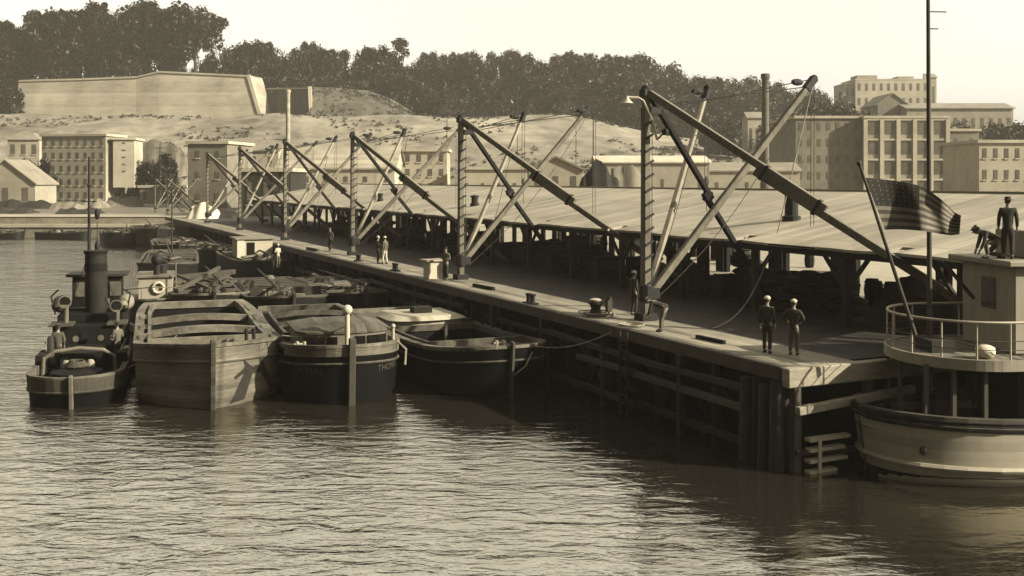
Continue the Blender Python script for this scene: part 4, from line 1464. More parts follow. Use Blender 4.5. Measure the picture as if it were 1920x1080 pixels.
mx = at(167, 450, 50) ; ml = t.matrix_basis
mi = Matrix.Rotation(-heading(-.29, 1), 4, 'Z') @ Matrix.Translation((16.3, -39.4, 0))
p = mi @ Vector((at(167, 400, 52.5).x, 52.5, 0))
b = MB(); b.tube((p.x, p.y, z), (p.x, p.y, 9.6), .10, .05, 8); b.ball((p.x, p.y, 8.2), (.1, .1, .12), 8, 5); b.tube((p.x - .35, p.y, 7.4), (p.x + .35, p.y, 7.4), .03, n=5); b.build('mast', M['iron'], t)
b = MB(); b.path([(p.x + .42, p.y - .5, 3.4), (p.x + .42, p.y - .5, 6.4)], .02, 5); b.ball((p.x + .42, p.y - .5, 5.2), (.13, .13, .30), 8, 6); b.ball((p.x + .42, p.y - .5, 6.8), (.13, .13, .28), 8, 6); b.build('signal_lantern', M['iron'], t)
for sg in (-1, 1):
    b = MB(); q = Vector((sg * .2, 8.3, 5.1)); b.tube(q, (sg * 1.6, 9.3, 1.1), .015, n=4); b.build('funnel_stay', M['iron'], t)
person('man in dark clothes standing on the tug beside its funnel', mi.inverted() @ Vector((-1.15, 5.9, z - .12)), R(20), 'stand', 'cloth_mid', 'cloth_dark', 'cloth_dark', 'peak')
person('man in an olive jacket on the tug right of its funnel', mi.inverted() @ Vector((1.25, 5.2, z)), R(60), 'stand', 'cloth_olive', 'cloth_dark', 'cloth_dark', 'peak', arms='bent')

# ------------------------------------------------------------------ white passenger vessel at the wharf end
hd = heading(.992, .12)
t = thing('passenger_steamer', 'white passenger steamer with a railed upper deck, seen stern on at the wharf end', 'ship', (10.05, 31.0, 0), hd)
SH = Hull(t, 22, 4.7, 1.75, bow=.17, round_=True, stern=.8, sheer=.18, flare=.06, draft=.6)
SH.shell(M['ship_white'])
SH.rim(M['rim_dark'], .16, .10)
SH.rail(M['ship_white'], -1.32, .09)
b = MB()
for sg in (-1, 1):
    q_ = SH.st
    for a, c in zip(q_[:-1], q_[1:]):
        f = lambda v, z: SH.pt(v, sg, z) + Vector((sg * .02, -.03, 0))
        b.add([f(a, .30), f(c, .30), f(c, -.3), f(a, -.3)], [(0, 1, 2, 3)])
b.build('boot_topping', M['hull_black'], t)
SH.rail(M['rim_dark'], -.16, .05, 'belt_rail')
SH.deck(M['hold'], 1, 0, .55)
b = MB(); p = SH.pt(.052, 1, .98); b.ball(p, (.13, .10, .13), 10, 8); b.build('porthole', M['glass'], t)
b = MB()
for i in range(3):
    b.path([SH.pt(v, sg, SH.zs(v) - .02 - .1 * i) + Vector((0, -.05, 0)) for sg, v in ([(-1, x) for x in (.02, .01, .004)] + [(1, x) for x in (.004, .01, .02, .04, .07, .1, .14, .18, .3, .5, .8)])], .06, 6)
b.build('stern_fender', M['timber_dark'], t)


def oval(w, y0, k=30, tail=22):
    L_ = [(w * math.cos(PI * i / k), y0 + w * .9 - w * .9 * math.sin(PI * i / k)) for i in range(k + 1)]
    return [(w, tail)] + L_ + [(-w, tail)]


UD = 3.52
pl = oval(2.35, 1.15)
b = MB(); b.prism(pl, UD - .18, UD); b.build('upper_deck', M['deck_wood_light'], t)
b = MB()
for a, c in zip(pl[:-1], pl[1:]):
    b.beam((a[0] * 1.01, a[1] - .02, UD - .11), (c[0] * 1.01, c[1] - .02, UD - .11), .07, .30)
b.build('deck_edge', M['ship_cabin'], t)
for zz, r, nm in ((1.06, .04, 'top_rail'), (.55, .014, 'wire_rail'), (.3, .012, 'wire_rail')):
    b = MB(); b.path([(x * .985, y + .03, UD + zz) for x, y in pl], r, 6); b.build(nm, M['trim'] if r > .03 else M['rope'], t, True)
rs = [pl[i] for i in range(1, len(pl) - 1, 4)] + [(sg * 2.35, y) for sg in (-1, 1) for y in (4.4, 6, 7.6, 9.2)]
for x, y in rs:
    b = MB(); b.tube((x * .985, y + .03, UD), (x * .985, y + .03, UD + 1.06), .028, .022, 6); b.build('rail_post', M['trim'], t)
for x, y in ((2.0, 2.75), (1.4, 1.35), (.2, 1.2), (-1.4, 1.6), (1.7, 2.0), (2.2, 4.9), (2.2, 7.2), (-2.0, 3.6), (2.2, 8.5)):
    b = MB(); b.beam((x, y, 1.2), (x, y, UD - .182), .11, .11, (0, 1, 0)); b.build('stanchion', M['timber'] if x < 2.15 else M['trim'], t)
b = MB(); b.box(-1.2, .9, 4.4, 6.2, 1.22, UD - .19); b.build('lower_deckhouse', M['wall_dark'], t)
b = MB(); b.box(-.4, .4, 2.2, 2.8, 1.22, 2.1); b.ball((0, 2.5, 2.15), (.45, .5, .2), 10, 6); b.build('winch', M['iron'], t)
CX0, CX1, CY0, CY1, CT = -1.45, 1.30, 4.05, 14, 6.02
b = MB(); b.box(CX0, CX1, CY0, CY1, UD + .003, CT); ca = b.build('cabin', M['ship_cabin'], t, bevel=.04)
b = MB(); b.box(CX0 - .28, CX1 + .28, CY0 - .32, CY1, CT + .003, CT + .17); b.build('cabin_roof', M['ship_cabin'], ca, bevel=.03)
for y in (4.95, 6.05, 7.2):
    b = MB(); b.box(CX1 + .001, CX1 + .035, y - .27, y + .27, UD + 1.35, UD + 2.2); wn = b.build('window', M['glass'], ca)
    b = MB()
    for (a, c, e, f) in ((-.33, -.27, 1.29, 2.26), (.27, .33, 1.29, 2.26), (-.27, .27, 2.2, 2.26), (-.27, .27, 1.29, 1.35)):
        b.box(CX1 + .001, CX1 + .05, y + a, y + c, UD + e, UD + f)
    b.build('window_frame', M['ship_cabin'], wn)
b = MB(); b.box(CX1 + .002, CX1 + .03, 4.7, 5.2, UD + .06, UD + 1.12); b.build('door', M['wall_brown'], ca)
b = MB(); b.box(-.35, .35, CY0 - .035, CY0 - .001, UD + 1.2, UD + 2.1); b.build('window', M['glass'], ca)
b = MB(); b.box(-1.0, .9, 4.85, 8.0, CT + .175, CT + .98); b.build('roof_locker', M['ship_cabin'], t, bevel=.03)
b = MB(); b.ball((1.75, 2.9, UD + .2), (.26, .3, .2), 9, 6, jit=.12); b.build('canvas_bundle', M['canvas'], t, True)
b = MB(); b.box(-.3, .7, 1.9, 2.6, UD, UD + .35); b.build('deck_bench', M['timber_mid'], t)
si = (Matrix.Translation((10.05, 31.0, 0)) @ Matrix.Rotation(hd, 4, 'Z')).inverted()


def ship(px, py, Y):
    return si @ at(px, py, Y)


q = ship(1744, 640, 31.2)
b = MB(); b.tube((q.x, q.y, 1.2), (q.x - .02, q.y - .06, 15.5), .085, .05, 10); ma = b.build('mast', M['timber'], t, True)
for zz, l in ((13.4, 1.0), (12.9, .5)):
    b = MB(); b.tube((q.x, q.y - .05, zz), (q.x, q.y + l * .5, zz), .018, n=5); b.build('signal_spreader', M['iron'], ma)
a, c = ship(1716, 628, 30.3), ship(1611, 306, 30.3)
b = MB(); b.tube(a, c, .065, .04, 8); b.ball(c, .08, 8, 6); b.build('flagstaff', M['timber'], t, True)
b = MB(); b.beam(ship(1826, 560, 31.6), ship(1768, 490, 31.7), .10, .10); b.build('awning_strut', M['timber_mid'], t)

# flag
fl = thing('flag', 'dark striped flag with a starred canton blowing from the leaning staff', 'flag', at(1640, 385, 30.25))
fo = at(1640, 385, 30.25)
tops = [(1622, 333), (1660, 337), (1697, 342), (1730, 351), (1757, 368), (1776, 384), (1790, 398), (1802, 404)]
bots = [(1659, 431), (1682, 430), (1706, 431), (1728, 433), (1748, 436), (1766, 439), (1783, 441), (1799, 439)]


def curve(ps, u):
    x = u * (len(ps) - 1)
    i = min(int(x), len(ps) - 2)
    f = x - i
    p0, p1, p2, p3 = ps[max(i - 1, 0)], ps[i], ps[i + 1], ps[min(i + 2, len(ps) - 1)]
    return tuple(.5 * (2 * p1[k] + (p2[k] - p0[k]) * f + (2 * p0[k] - 5 * p1[k] + 4 * p2[k] - p3[k]) * f * f + (3 * p1[k] - p0[k] - 3 * p2[k] + p3[k]) * f ** 3) for k in (0, 1))


def fpt(u, v, e=0):
    a, c = curve(tops, u), curve(bots, u)
    Y = 30.3 + .30 * math.sin(u * 8.5 + v * 1.3) * (.25 + u) + .14 * math.sin(u * 17 - v * 2.6) * u + e
    return at(a[0] + (c[0] - a[0]) * v, a[1] + (c[1] - a[1]) * v, Y) - fo


b = MB()
NU, NV = 60, 26
vs = [fpt(i / NU, j / NV) for i in range(NU + 1) for j in range(NV + 1)]
for i in range(NU):
    for j in range(NV):
        b.f.append((i * (NV + 1) + j, (i + 1) * (NV + 1) + j, (i + 1) * (NV + 1) + j + 1, i * (NV + 1) + j + 1))
        u, v = (i + .5) / NU, (j + .5) / NV
        b.m.append(2 if (u < .40 and v < 7 / 13) else (0 if int(v * 13) % 2 == 0 else 1))
b.v = [tuple(p) for p in vs]
fc = b.build('cloth', [M['flag_dark'], M['flag_light'], M['flag_canton']], fl, True)
b = MB()
for r in range(6):
    for k in range(8):
        u0, v0 = .025 + .35 * (k + .5) / 8, (7 / 13) * (r + .5) / 6
        pts = []
        for i in range(10):
            a = PI / 2 + i * PI / 5
            rr = .40 if i % 2 == 0 else .16
            pts.append(fpt(u0 + rr * .018 * math.cos(a), v0 - rr * .05 * math.sin(a), -.012))
        b.add(pts + [fpt(u0, v0, -.012)], [(i, (i + 1) % 10, 10) for i in range(10)])
b.build('stars', M['flag_light'], fl)

person('man in a dark suit and hat standing on the cabin roof, back turned', si.inverted() @ Vector((.7, 4.22, CT + .172)), R(-20), 'stand', 'cloth_dark', 'cloth_dark', 'cloth_dark', 'hat', h=1.0, arms='down', stride=.03)
person('man crouching at the edge of the cabin roof, reaching down', si.inverted() @ Vector((.4, 3.98, CT + .172)), R(85), 'crouch', 'cloth_mid', 'cloth_olive', 'cloth_mid', 'peak')

# ------------------------------------------------------------------ ramparts
def wallpts(lst, Y):
    return [at(x, y, Y) for x, y in lst]


def rampart(label, front, depth, m, name='rampart', edge=None):
    """front: list of (px, top py, bottom px, bottom py, Y); a battered wall with a level top going back."""
    t = thing(name, label, 'rampart', (0, 0, 0))
    b = MB()
    n = len(front)
    tp = [at(a, y, Y + 6) for a, y, bx, by, Y in front]
    bt = [at(bx, by, Y) for a, y, bx, by, Y in front]
    vs = bt + tp + [p + Vector((0, depth, 1.0)) for p in tp] + [Vector((p.x, p.y + depth + 6, p.z)) for p in bt]
    fs = []
    for i in range(n - 1):
        for k in range(3):
            fs.append((k * n + i, k * n + i + 1, (k + 1) * n + i + 1, (k + 1) * n + i))
    fs.append((0, n, 2 * n, 3 * n)); fs.append((n - 1, 4 * n - 1, 3 * n - 1, 2 * n - 1))
    b.add(vs, fs)
    b.build('wall', m, t)
    if edge is not None:
        b = MB()
        for i in edge:
            b.beam(bt[i] + Vector((0, -.2, 0)), tp[i] + Vector((0, -.2, 0)), 1.3, .9, (0, -1, 0))
        b.build('quoin', M['fort_edge'], t)
    b = MB()
    for i in range(n - 1):
        b.beam(tp[i] + Vector((0, -.4, -.5)), tp[i + 1] + Vector((0, -.4, -.5)), .7, .5)
    b.build('coping', M['fort_edge'], t)
    return t


rampart('big pale battered rampart wall at the upper left with trees above', [(36, 150, 24, 224, 412), (150, 147, 146, 224, 410), (255, 143, 255, 224, 408), (298, 133, 298, 224, 407), (466, 141, 490, 224, 405)], 22, M['fort'], edge=[4])
# shaded return of the wall and the grassed second bastion
rampart('shadowed rampart face turned left, between the big wall and the grassy bastion', [(468, 166, 474, 224, 432), (520, 164, 520, 224, 424), (581, 163, 584, 224, 404)], 20, M['rampart_shade'] if 'rampart_shade' in M else M['wall_brown'], edge=[2])
b = MB()
prof = [(583, 163), (640, 165), (690, 170), (722, 182), (752, 200), (775, 214), (792, 222)]
tp = [at(x, y, 414) for x, y in prof]
bt = [at(x + 6 * (i > 0), 226, 402) for i, (x, y) in enumerate(prof)]
n = len(prof)
mid = [(p + q) / 2 + Vector((0, 1.5 * noise.noise(Vector((i * .8, 0, 0))) - 1, .6)) for i, (p, q) in enumerate(zip(tp, bt))]
vs = bt + mid + tp + [p + Vector((0, 24, 1)) for p in tp]
fs = [(k * n + i, k * n + i + 1, (k + 1) * n + i + 1, (k + 1) * n + i) for k in range(3) for i in range(n - 1)]
b.add(vs, fs)
md_tp, md_bt = tp, bt
tag(b.build('grassy_bastion', M['bastion'], None, True), 'grassy rounded bastion mound right of the shadowed rampart face', 'earthwork')
b = MB()
pr = [at(x, y, 400) for x, y in ((0, 226), (200, 226), (490, 225), (700, 224), (940, 224))]
for a, c in zip(pr[:-1], pr[1:]):
    b.beam(a + Vector((0, 0, -.6)), c + Vector((0, 0, -.6)), 1.0, 2.6)
tag(b.build('terrace_wall', M['fort_edge']), 'long thin pale terrace wall running below the ramparts', 'wall')
b = MB(); pr = [at(x, y, 386) for x, y in ((500, 234), (800, 234), (960, 236))]
for a, c in zip(pr[:-1], pr[1:]):
    b.beam(a, c, .5, .9)
tag(b.build('slope_fence', M['wall_brown']), 'low dark fence line on the slope below the terrace wall', 'fence')

# ------------------------------------------------------------------ buildings
def building(label, px0, px1, top, Y, depth, floors, cols, wall, yaw=0, base=2.98, roof='flat', rm='rooftile', win='pane', wsize=(.42, .5), side=0, cat='building', name='building', pil=False, rh=2.5, over=.4, frame=True, wbase=0.0):
    a, c = at(px0, top, Y), at(px1, top, Y)
    w, h = (c - a).x / math.cos(yaw) if abs(yaw) > .001 else (c - a).x, a.z - base
    t = thing(name, label, cat, (a.x, Y, base), yaw)
    b = MB(); b.box(0, w, 0, depth, -3, h)
    wl = b.build('wall', M[wall], t)
    if roof == 'flat':
        b = MB(); b.box(-over, w + over, -over, depth + over, h + .003, h + .55); b.build('cornice', M['trim'], t)
    elif roof == 'gable':     # ridge along x
        b = MB()
        vs = [(-over, -over, h), (w + over, -over, h), (w + over, depth / 2, h + rh), (-over, depth / 2, h + rh), (-over, depth + over, h), (w + over, depth + over, h)]
        vs += [(x, y, z + .25) for x, y, z in vs]
        b.add(vs, [(0, 3, 2, 1), (3, 4, 5, 2), (6, 7, 8, 9), (9, 8, 11, 10), (0, 1, 7, 6), (4, 10, 11, 5), (0, 6, 9, 3), (3, 9, 10, 4), (1, 2, 8, 7), (2, 5, 11, 8)])
        b.build('roof', M[rm], t)
        b = MB(); b.add([(w, 0, h), (w, depth, h), (w, depth / 2, h + rh * .97), (0, 0, h), (0, depth, h), (0, depth / 2, h + rh * .97)], [(0, 1, 2), (3, 5, 4)]); b.build('gable', M[wall], t)
    elif roof == 'front':     # gable to the front
        b = MB()
        vs = [(-over, -over, h - over * rh / (w / 2)), (w / 2, -over, h + rh), (w + over, -over, h - over * rh / (w / 2))]
        vs += [(x, depth + over, z) for x, y, z in vs]
        vs += [(x, y, z + .28) for x, y, z in vs]
        b.add(vs, [(0, 1, 4, 3), (1, 2, 5, 4), (6, 9, 10, 7), (7, 10, 11, 8), (0, 6, 7, 1), (1, 7, 8, 2), (3, 4, 10, 9), (4, 5, 11, 10), (0, 3, 9, 6), (2, 8, 11, 5)])
        b.build('roof', M[rm], t)
        b = MB(); b.add([(0, 0, h), (w, 0, h), (w / 2, 0, h + rh * .97)], [(0, 1, 2)]); b.build('gable', M[wall], t)
    elif roof == 'hip':
        b = MB(); k = min(w, depth) * .4
        b.prism([(-over, -over), (w + over, -over), (w + over, depth + over), (-over, depth + over)], h + .003, h + rh, top=[(k, k), (w - k, k), (w - k, depth - k), (k, depth - k)]); b.build('roof', M[rm], t)
    fh = (h - wbase) / max(floors, 1)
    for f in range(floors):
        for q in range(cols):
            cw = w / cols
            x, z = (q + .5) * cw, wbase + f * fh + fh * .52
            ww, wh_ = cw * wsize[0] / 2, fh * wsize[1] / 2
            b = MB(); b.box(x - ww, x + ww, -.06, -.004, z - wh_, z + wh_); wo = b.build('window', M[win], t)
            if frame:
                b = MB(); b.box(x - ww - .12, x + ww + .12, -.16, -.004, z - wh_ - .22, z - wh_ - .003); b.build('sill', M['trim'], wo)
        if side:
            for q in range(side):
                y, z = (q + .5) * depth / side, wbase + f * fh + fh * .52
                b = MB(); b.box(w + .004, w + .06, y - .55, y + .55, z - fh * wsize[1] / 2, z + fh * wsize[1] / 2); b.build('window', M[win], t)
    if pil:
        for q in range(cols + 1):
            x = q * w / cols
            b = MB(); b.box(x - .42, x + .42, -.45, -.003, 0, h - .2); b.build('pilaster', M['trim'], t)
        for f in range(1, floors + 1):
            b = MB(); b.box(.43, w - .43, -.30, -.003, wbase + f * fh - .45, wbase + f * fh - .05); b.build('string_course', M['trim'], t)
    return t


# left bank
building('tall pale five storey tenement with a bright blank end on the left bank', 78, 206, 256, 258, 9, 5, 8, 'wall_grey', yaw=R(-9), side=1, wsize=(.34, .5))
building('plain end block of the tenement, brightly lit, with one row of small marks', 212, 250, 262, 256, 10, 5, 1, 'wall_pale', yaw=R(8), wsize=(.16, .22), base=9.5, frame=False)
building('squat pale block behind the gabled house at the far left', 14, 74, 262, 285, 9, 3, 3, 'wall_pale', rm='rooftile', roof='hip', rh=2)
building('small gabled house with a dark doorway at the left edge', -46, 66, 344, 215, 10, 1, 3, 'wall_grey', roof='front', rh=4.6, wsize=(.3, .6), name='house', cat='house')
building('low pale shed with a flat roof right of the tenement', 262, 340, 352, 240, 6, 1, 4, 'wall_grey', wsize=(.3, .5), name='outbuilding', cat='shed')
building('dark plain stone block standing between cliff and derricks', 352, 428, 270, 205, 14, 3, 2, 'wall_brown', yaw=R(-6), wsize=(.2, .34))
building('bright wall block right behind the far derricks', 400, 522, 284, 225, 12, 3, 4, 'wall_pale', wsize=(.24, .42), roof='gable', rh=2.6)
building('dark tarred store under the far derricks at the shed end', 452, 545, 322, 158, 12, 1, 3, 'wall_dark', roof='flat', wsize=(.3, .5))
building('long plain warehouse with a pale sloped roof behind the shed', 520, 740, 318, 185, 16, 2, 6, 'wall_pale', roof='gable', rh=4.2, rm='roof', wsize=(.2, .3), name='warehouse', cat='warehouse')
building('pale two storey house with dark windows behind the shed ridge', 712, 838, 284, 200, 10, 4, 6, 'wall_pale', roof='flat', wsize=(.36, .52), name='house', cat='house')
building('small gabled warehouse behind the second derrick boom', 992, 1092, 318, 150, 16, 2, 3, 'wall_grey', roof='front', rh=1.7, rm='wall_brown', wsize=(.3, .42), name='warehouse', cat='warehouse')
building('long low pale wall-like store stretching behind the coal heap', 860, 1010, 318, 190, 10, 1, 5, 'wall_pale', roof='flat', wsize=(.16, .3), name='warehouse', cat='warehouse')
building('low bright-roofed store behind the nearest mast', 1120, 1330, 306, 185, 12, 1, 6, 'wall_grey', roof='gable', rh=1.2, rm='canvas', wsize=(.14, .3), name='warehouse', cat='warehouse')
# right: factory, white block, upper town
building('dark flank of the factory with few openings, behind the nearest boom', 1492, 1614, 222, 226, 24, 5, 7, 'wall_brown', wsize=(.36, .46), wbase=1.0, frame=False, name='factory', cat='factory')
building('factory front with tall pale pilasters and rows of broad windows', 1622, 1776, 222, 224, 24, 4, 5, 'wall_grey', wsize=(.62, .62), wbase=1.5, pil=True, frame=False, name='factory', cat='factory')
building('dark plain block between the factory and the white building', 1778, 1836, 246, 232, 20, 3, 2, 'wall_brown', wsize=(.2, .4))
building('pale flat-roofed block with small square windows at the right edge', 1836, 2000, 268, 190, 16, 3, 8, 'wall_pale', wsize=(.36, .46), wbase=.5)
building('long upper building with a wide pale roof on the right hillside', 1700, 1900, 204, 330, 14, 2, 12, 'wall_grey', base=10, roof='gable', rh=2.0, wsize=(.4, .4), frame=False, rm='rooftile', over=.6)
building('gabled hall with a pointed roof below the castle-like block', 1646, 1702, 196, 335, 16, 1, 3, 'wall_brown', base=10, roof='front', rh=3.4, rm='rooftile', name='hall', cat='hall', wsize=(.2, .2))
building('hazy tall block with a broken roofline on the hilltop', 1604, 1742, 150, 470, 20, 5, 10, 'wall_pale', base=20, roof='flat', over=.1, frame=False, wsize=(.4, .5))
building('hazy lower wing on the left of the hilltop block', 1584, 1604, 158, 472, 16, 4, 2, 'wall_grey', base=20, roof='flat', over=.1, frame=False)
building('hazy chimneyed house on the ridge right of the hilltop block', 1744, 1756, 146, 478, 8, 2, 1, 'wall_grey', base=20, roof='gable', rh=2, frame=False, name='house', cat='house')
building('small pale house half hidden by trees above the slope', 1402, 1438, 222, 330, 8, 1, 3, 'wall_pale', base=14, roof='gable', rh=2, name='house', cat='house')
building('small white house with a sloping roof right of the chimney', 1452, 1492, 262, 250, 9, 2, 2, 'wall_pale', roof='gable', rh=3, rm='trim', name='house', cat='house')
building('long low store along the foot of the far right slope', 1330, 1500, 322, 200, 10, 1, 6, 'wall_grey', roof='gable', rh=1.6, name='warehouse', cat='warehouse', wsize=(.2, .4))


def chimney(label, px, top, Y, r, m='brick', name='chimney'):
    p = at(px, top, Y)
    t = thing(name, label, 'chimney', (p.x, Y, 2.9))
    h = p.z - 2.9
    b = MB(); b.lathe([(r * 1.5, 0), (r * 1.02, h * .5), (r, h - .9)], 14); b.build('stack', M[m], t, True)
    b = MB(); b.lathe([(r * 1.05, h - .9), (r * 1.3, h - .6), (r * 1.3, h - .1), (r * 1.0, h), (0, h)], 14); b.build('crown', M[m], t)


chimney('tall slim factory chimney rising behind the nearest boom', 1435, 138, 150, .50)
chimney('faint chimney with a dark foot in front of the shadowed rampart', 540, 168, 230, .46, 'fort')


def pole(label, px, top, Y, base, r=.12):
    p = at(px, top, Y)
    t = thing('telegraph_pole', label, 'pole', (p.x, Y, base), 0, 'telegraph poles on the slope')
    h = p.z - base
    b = MB(); b.tube((0, 0, -1), (0, 0, h), r, r * .7, 6); b.build('shaft', M['timber_mid'], t)
    b = MB(); b.box(-.8, .8, -.06, .06, h - .8, h - .65); b.build('crossarm', M['timber_mid'], t)


pole('thin pole against the slope above the third derrick boom', 838, 206, 300, 8)
pole('thin pole above the second derrick boom, in front of the trees', 970, 166, 330, 12)
pole('short thin pole right of the second derrick boom tip', 1080, 190, 300, 8)
pole('thin pole left of the nearest lamp arm', 1113, 204, 310, 10)

# broken roofline of the hilltop block and scrub on the slope
t_ = [o for o in C.objects if o.get('label', '').startswith('hazy tall block')][0]
for x, w, h_ in ((1, 9, 2.0), (19, 7, 1.4), (30.5, 1.0, 3.0)):
    hh = at(0, 150, 470).z - 20
    b = MB(); b.box(x, x + w, 1, 1 + w, hh + .56, hh + .56 + h_ * .8); b.build('roof_turret', M['wall_grey'], t_)
rs_ = random.Random(21)
b = MB()
for i in range(520):                      # tufts on the second bastion
    a_, c_ = rs_.uniform(0, 5.99), rs_.random()
    k_ = int(a_)
    p = md_bt[k_].lerp(md_bt[k_ + 1], a_ - k_).lerp(md_tp[k_].lerp(md_tp[k_ + 1], a_ - k_), c_)
    r = rs_.uniform(.4, 1.1)
    for k in range(9):
        q = p + Vector((rs_.gauss(0, .5), -.6 + rs_.gauss(0, .3), rs_.gauss(0, .5))) * r
        u = Vector((rs_.gauss(0, .5), rs_.gauss(0, .4), 1)).normalized()
        w = u.cross(Vector((rs_.gauss(0, 1), rs_.gauss(0, 1), 0))).normalized()
        b.add([q - u * r * .5, q + w * r * .3, q + u * r * .5, q - w * r * .3], [(0, 1, 2, 3)])
tag(b.build('scrub', M['scrub']), 'tufts of rough grass on the bastion mound', kind='stuff')
b = MB()
for i in range(5200):
    Y = rs_.uniform(284, 408)
    px = rs_.uniform(-60, 1950)
    x = (px - 960) / F * Y
    if noise.noise(Vector((x * .035, Y * .05, 9))) < .02 + .22 * rs_.random():
        continue
    zz = hz(x, Y)
    r = rs_.uniform(.35, 1.1)
    for k in range(10):
        d = Vector((rs_.gauss(0, 1), rs_.gauss(0, 1), abs(rs_.gauss(0, .8)))).normalized()
        p = Vector((x, Y, zz)) + d * r * rs_.uniform(.4, 1)
        u = Vector((rs_.gauss(0, 1), rs_.gauss(0, 1), rs_.gauss(0, 1))).normalized()
        w = d.cross(u).normalized()
        s_ = r * .38
        b.add([p - u * s_, p + w * s_, p + u * s_, p - w * s_], [(0, 1, 2, 3)])
tag(b.build('scrub', M['scrub']), 'scattered scrub and bramble patches on the slope', kind='stuff')

# heaps and tents behind the shed
def heap(label, poly, Y, dep, m, name, cat):
    b = MB()
    dn = []
    for (xa, ya), (xb, yb) in zip(poly[:-1], poly[1:]):
        for q in range(4):
            dn.append((xa + (xb - xa) * q / 4, ya + (yb - ya) * q / 4 + 0))
    poly = dn + [poly[-1]]
    n, k = len(poly), 9
    rows = []
    for j in range(k):
        v = j / (k - 1)
        sc = math.sin(PI * (.5 + .5 * v))
        row = []
        for i, (x, y) in enumerate(poly):
            p = at(x, y, Y)
            e_ = 1 if 0 < i < n - 1 else 0
            q3 = Vector((p.x * .8, j * .7, p.z * .8))
            z = 2.9 + (p.z - 2.9) * sc + noise.noise(q3) * .55 * sc * e_
            row.append((p.x + noise.noise(q3 + Vector((9, 0, 0))) * .6 * e_ * (j > 0), Y + dep * v + noise.noise(q3 + Vector((0, 9, 0))) * .9 * e_, z))
        rows.append(row)
    fr = [(q[0], Y - dep * .6, 2.9) for q in rows[0]]
    rows = [fr] + rows
    b.add([p for r in rows for p in r], [(j * n + i, j * n + i + 1, (j + 1) * n + i + 1, (j + 1) * n + i) for j in range(k) for i in range(n - 1)])
    tag(b.build(name, m, None, True), label, cat)


heap('dark pointed coal heap standing behind the shed ridge', [(1076, 372), (1090, 340), (1104, 318), (1118, 301), (1128, 298), (1134, 304), (1144, 322), (1158, 340), (1176, 372)], 118, 5, M['coal'], 'coal_heap', 'coal')
heap('grey canvas covered heap right of the coal heap', [(1140, 372), (1150, 318), (1170, 304), (1186, 306), (1204, 330), (1216, 372)], 128, 5, M['canvas_grey'], 'covered_heap', 'heap')
heap('bright white canvas heap at the head of the wharf', [(352, 408), (362, 388), (376, 380), (392, 386), (404, 394), (414, 410)], 150, 4, M['canvas'], 'canvas_heap', 'canvas')
heap('dark rubble heap behind the white canvas heap', [(396, 410), (404, 398), (420, 394), (440, 398), (452, 410)], 152, 4, M['coal'], 'rubble_heap', 'heap')
heap('rough rocky bank rising right of the bright tenement end', [(244, 394), (250, 318), (258, 280), (272, 264), (292, 262), (312, 270), (332, 272), (346, 290), (358, 330), (366, 394)], 268, 9, M['bastion_rock'], 'rock_bank', 'rocks')
tag([o for o in C.objects if o.name == 'rock_bank'][0], kind='structure')
for i, (a, c, y, Y, m) in enumerate(((-10, 92, 378, 200, 'wall_dark'), (96, 150, 381, 196, 'wall_brown'), (158, 196, 375, 205, 'wall_brown'), (200, 262, 371, 212, 'bank'), (-20, 60, 392, 172, 'timber_mid'), (110, 188, 393, 170, 'timber_mid'))):
    heap(['long dark stack of timber on the far left quay', 'brown stack of goods below the tenement', 'small brown mound below the tenement middle', 'bushy bank below the bright end block',
          'low stack of planks at the left edge of the far quay', 'low stack of planks on the far quay behind the tug mast'][i],
         [(a, 394 if Y > 190 else 404), (a + 4, y), (a * .7 + c * .3, y - 2), ((a + c) / 2, y + 1), (a * .3 + c * .7, y - 3), (c - 4, y + 1), (c, 394 if Y > 190 else 404)], Y, 4, M[m], 'goods_stack', 'stack')
pole('slim pole standing on the far quay left of the dark block', 300, 270, 200, 2.9)

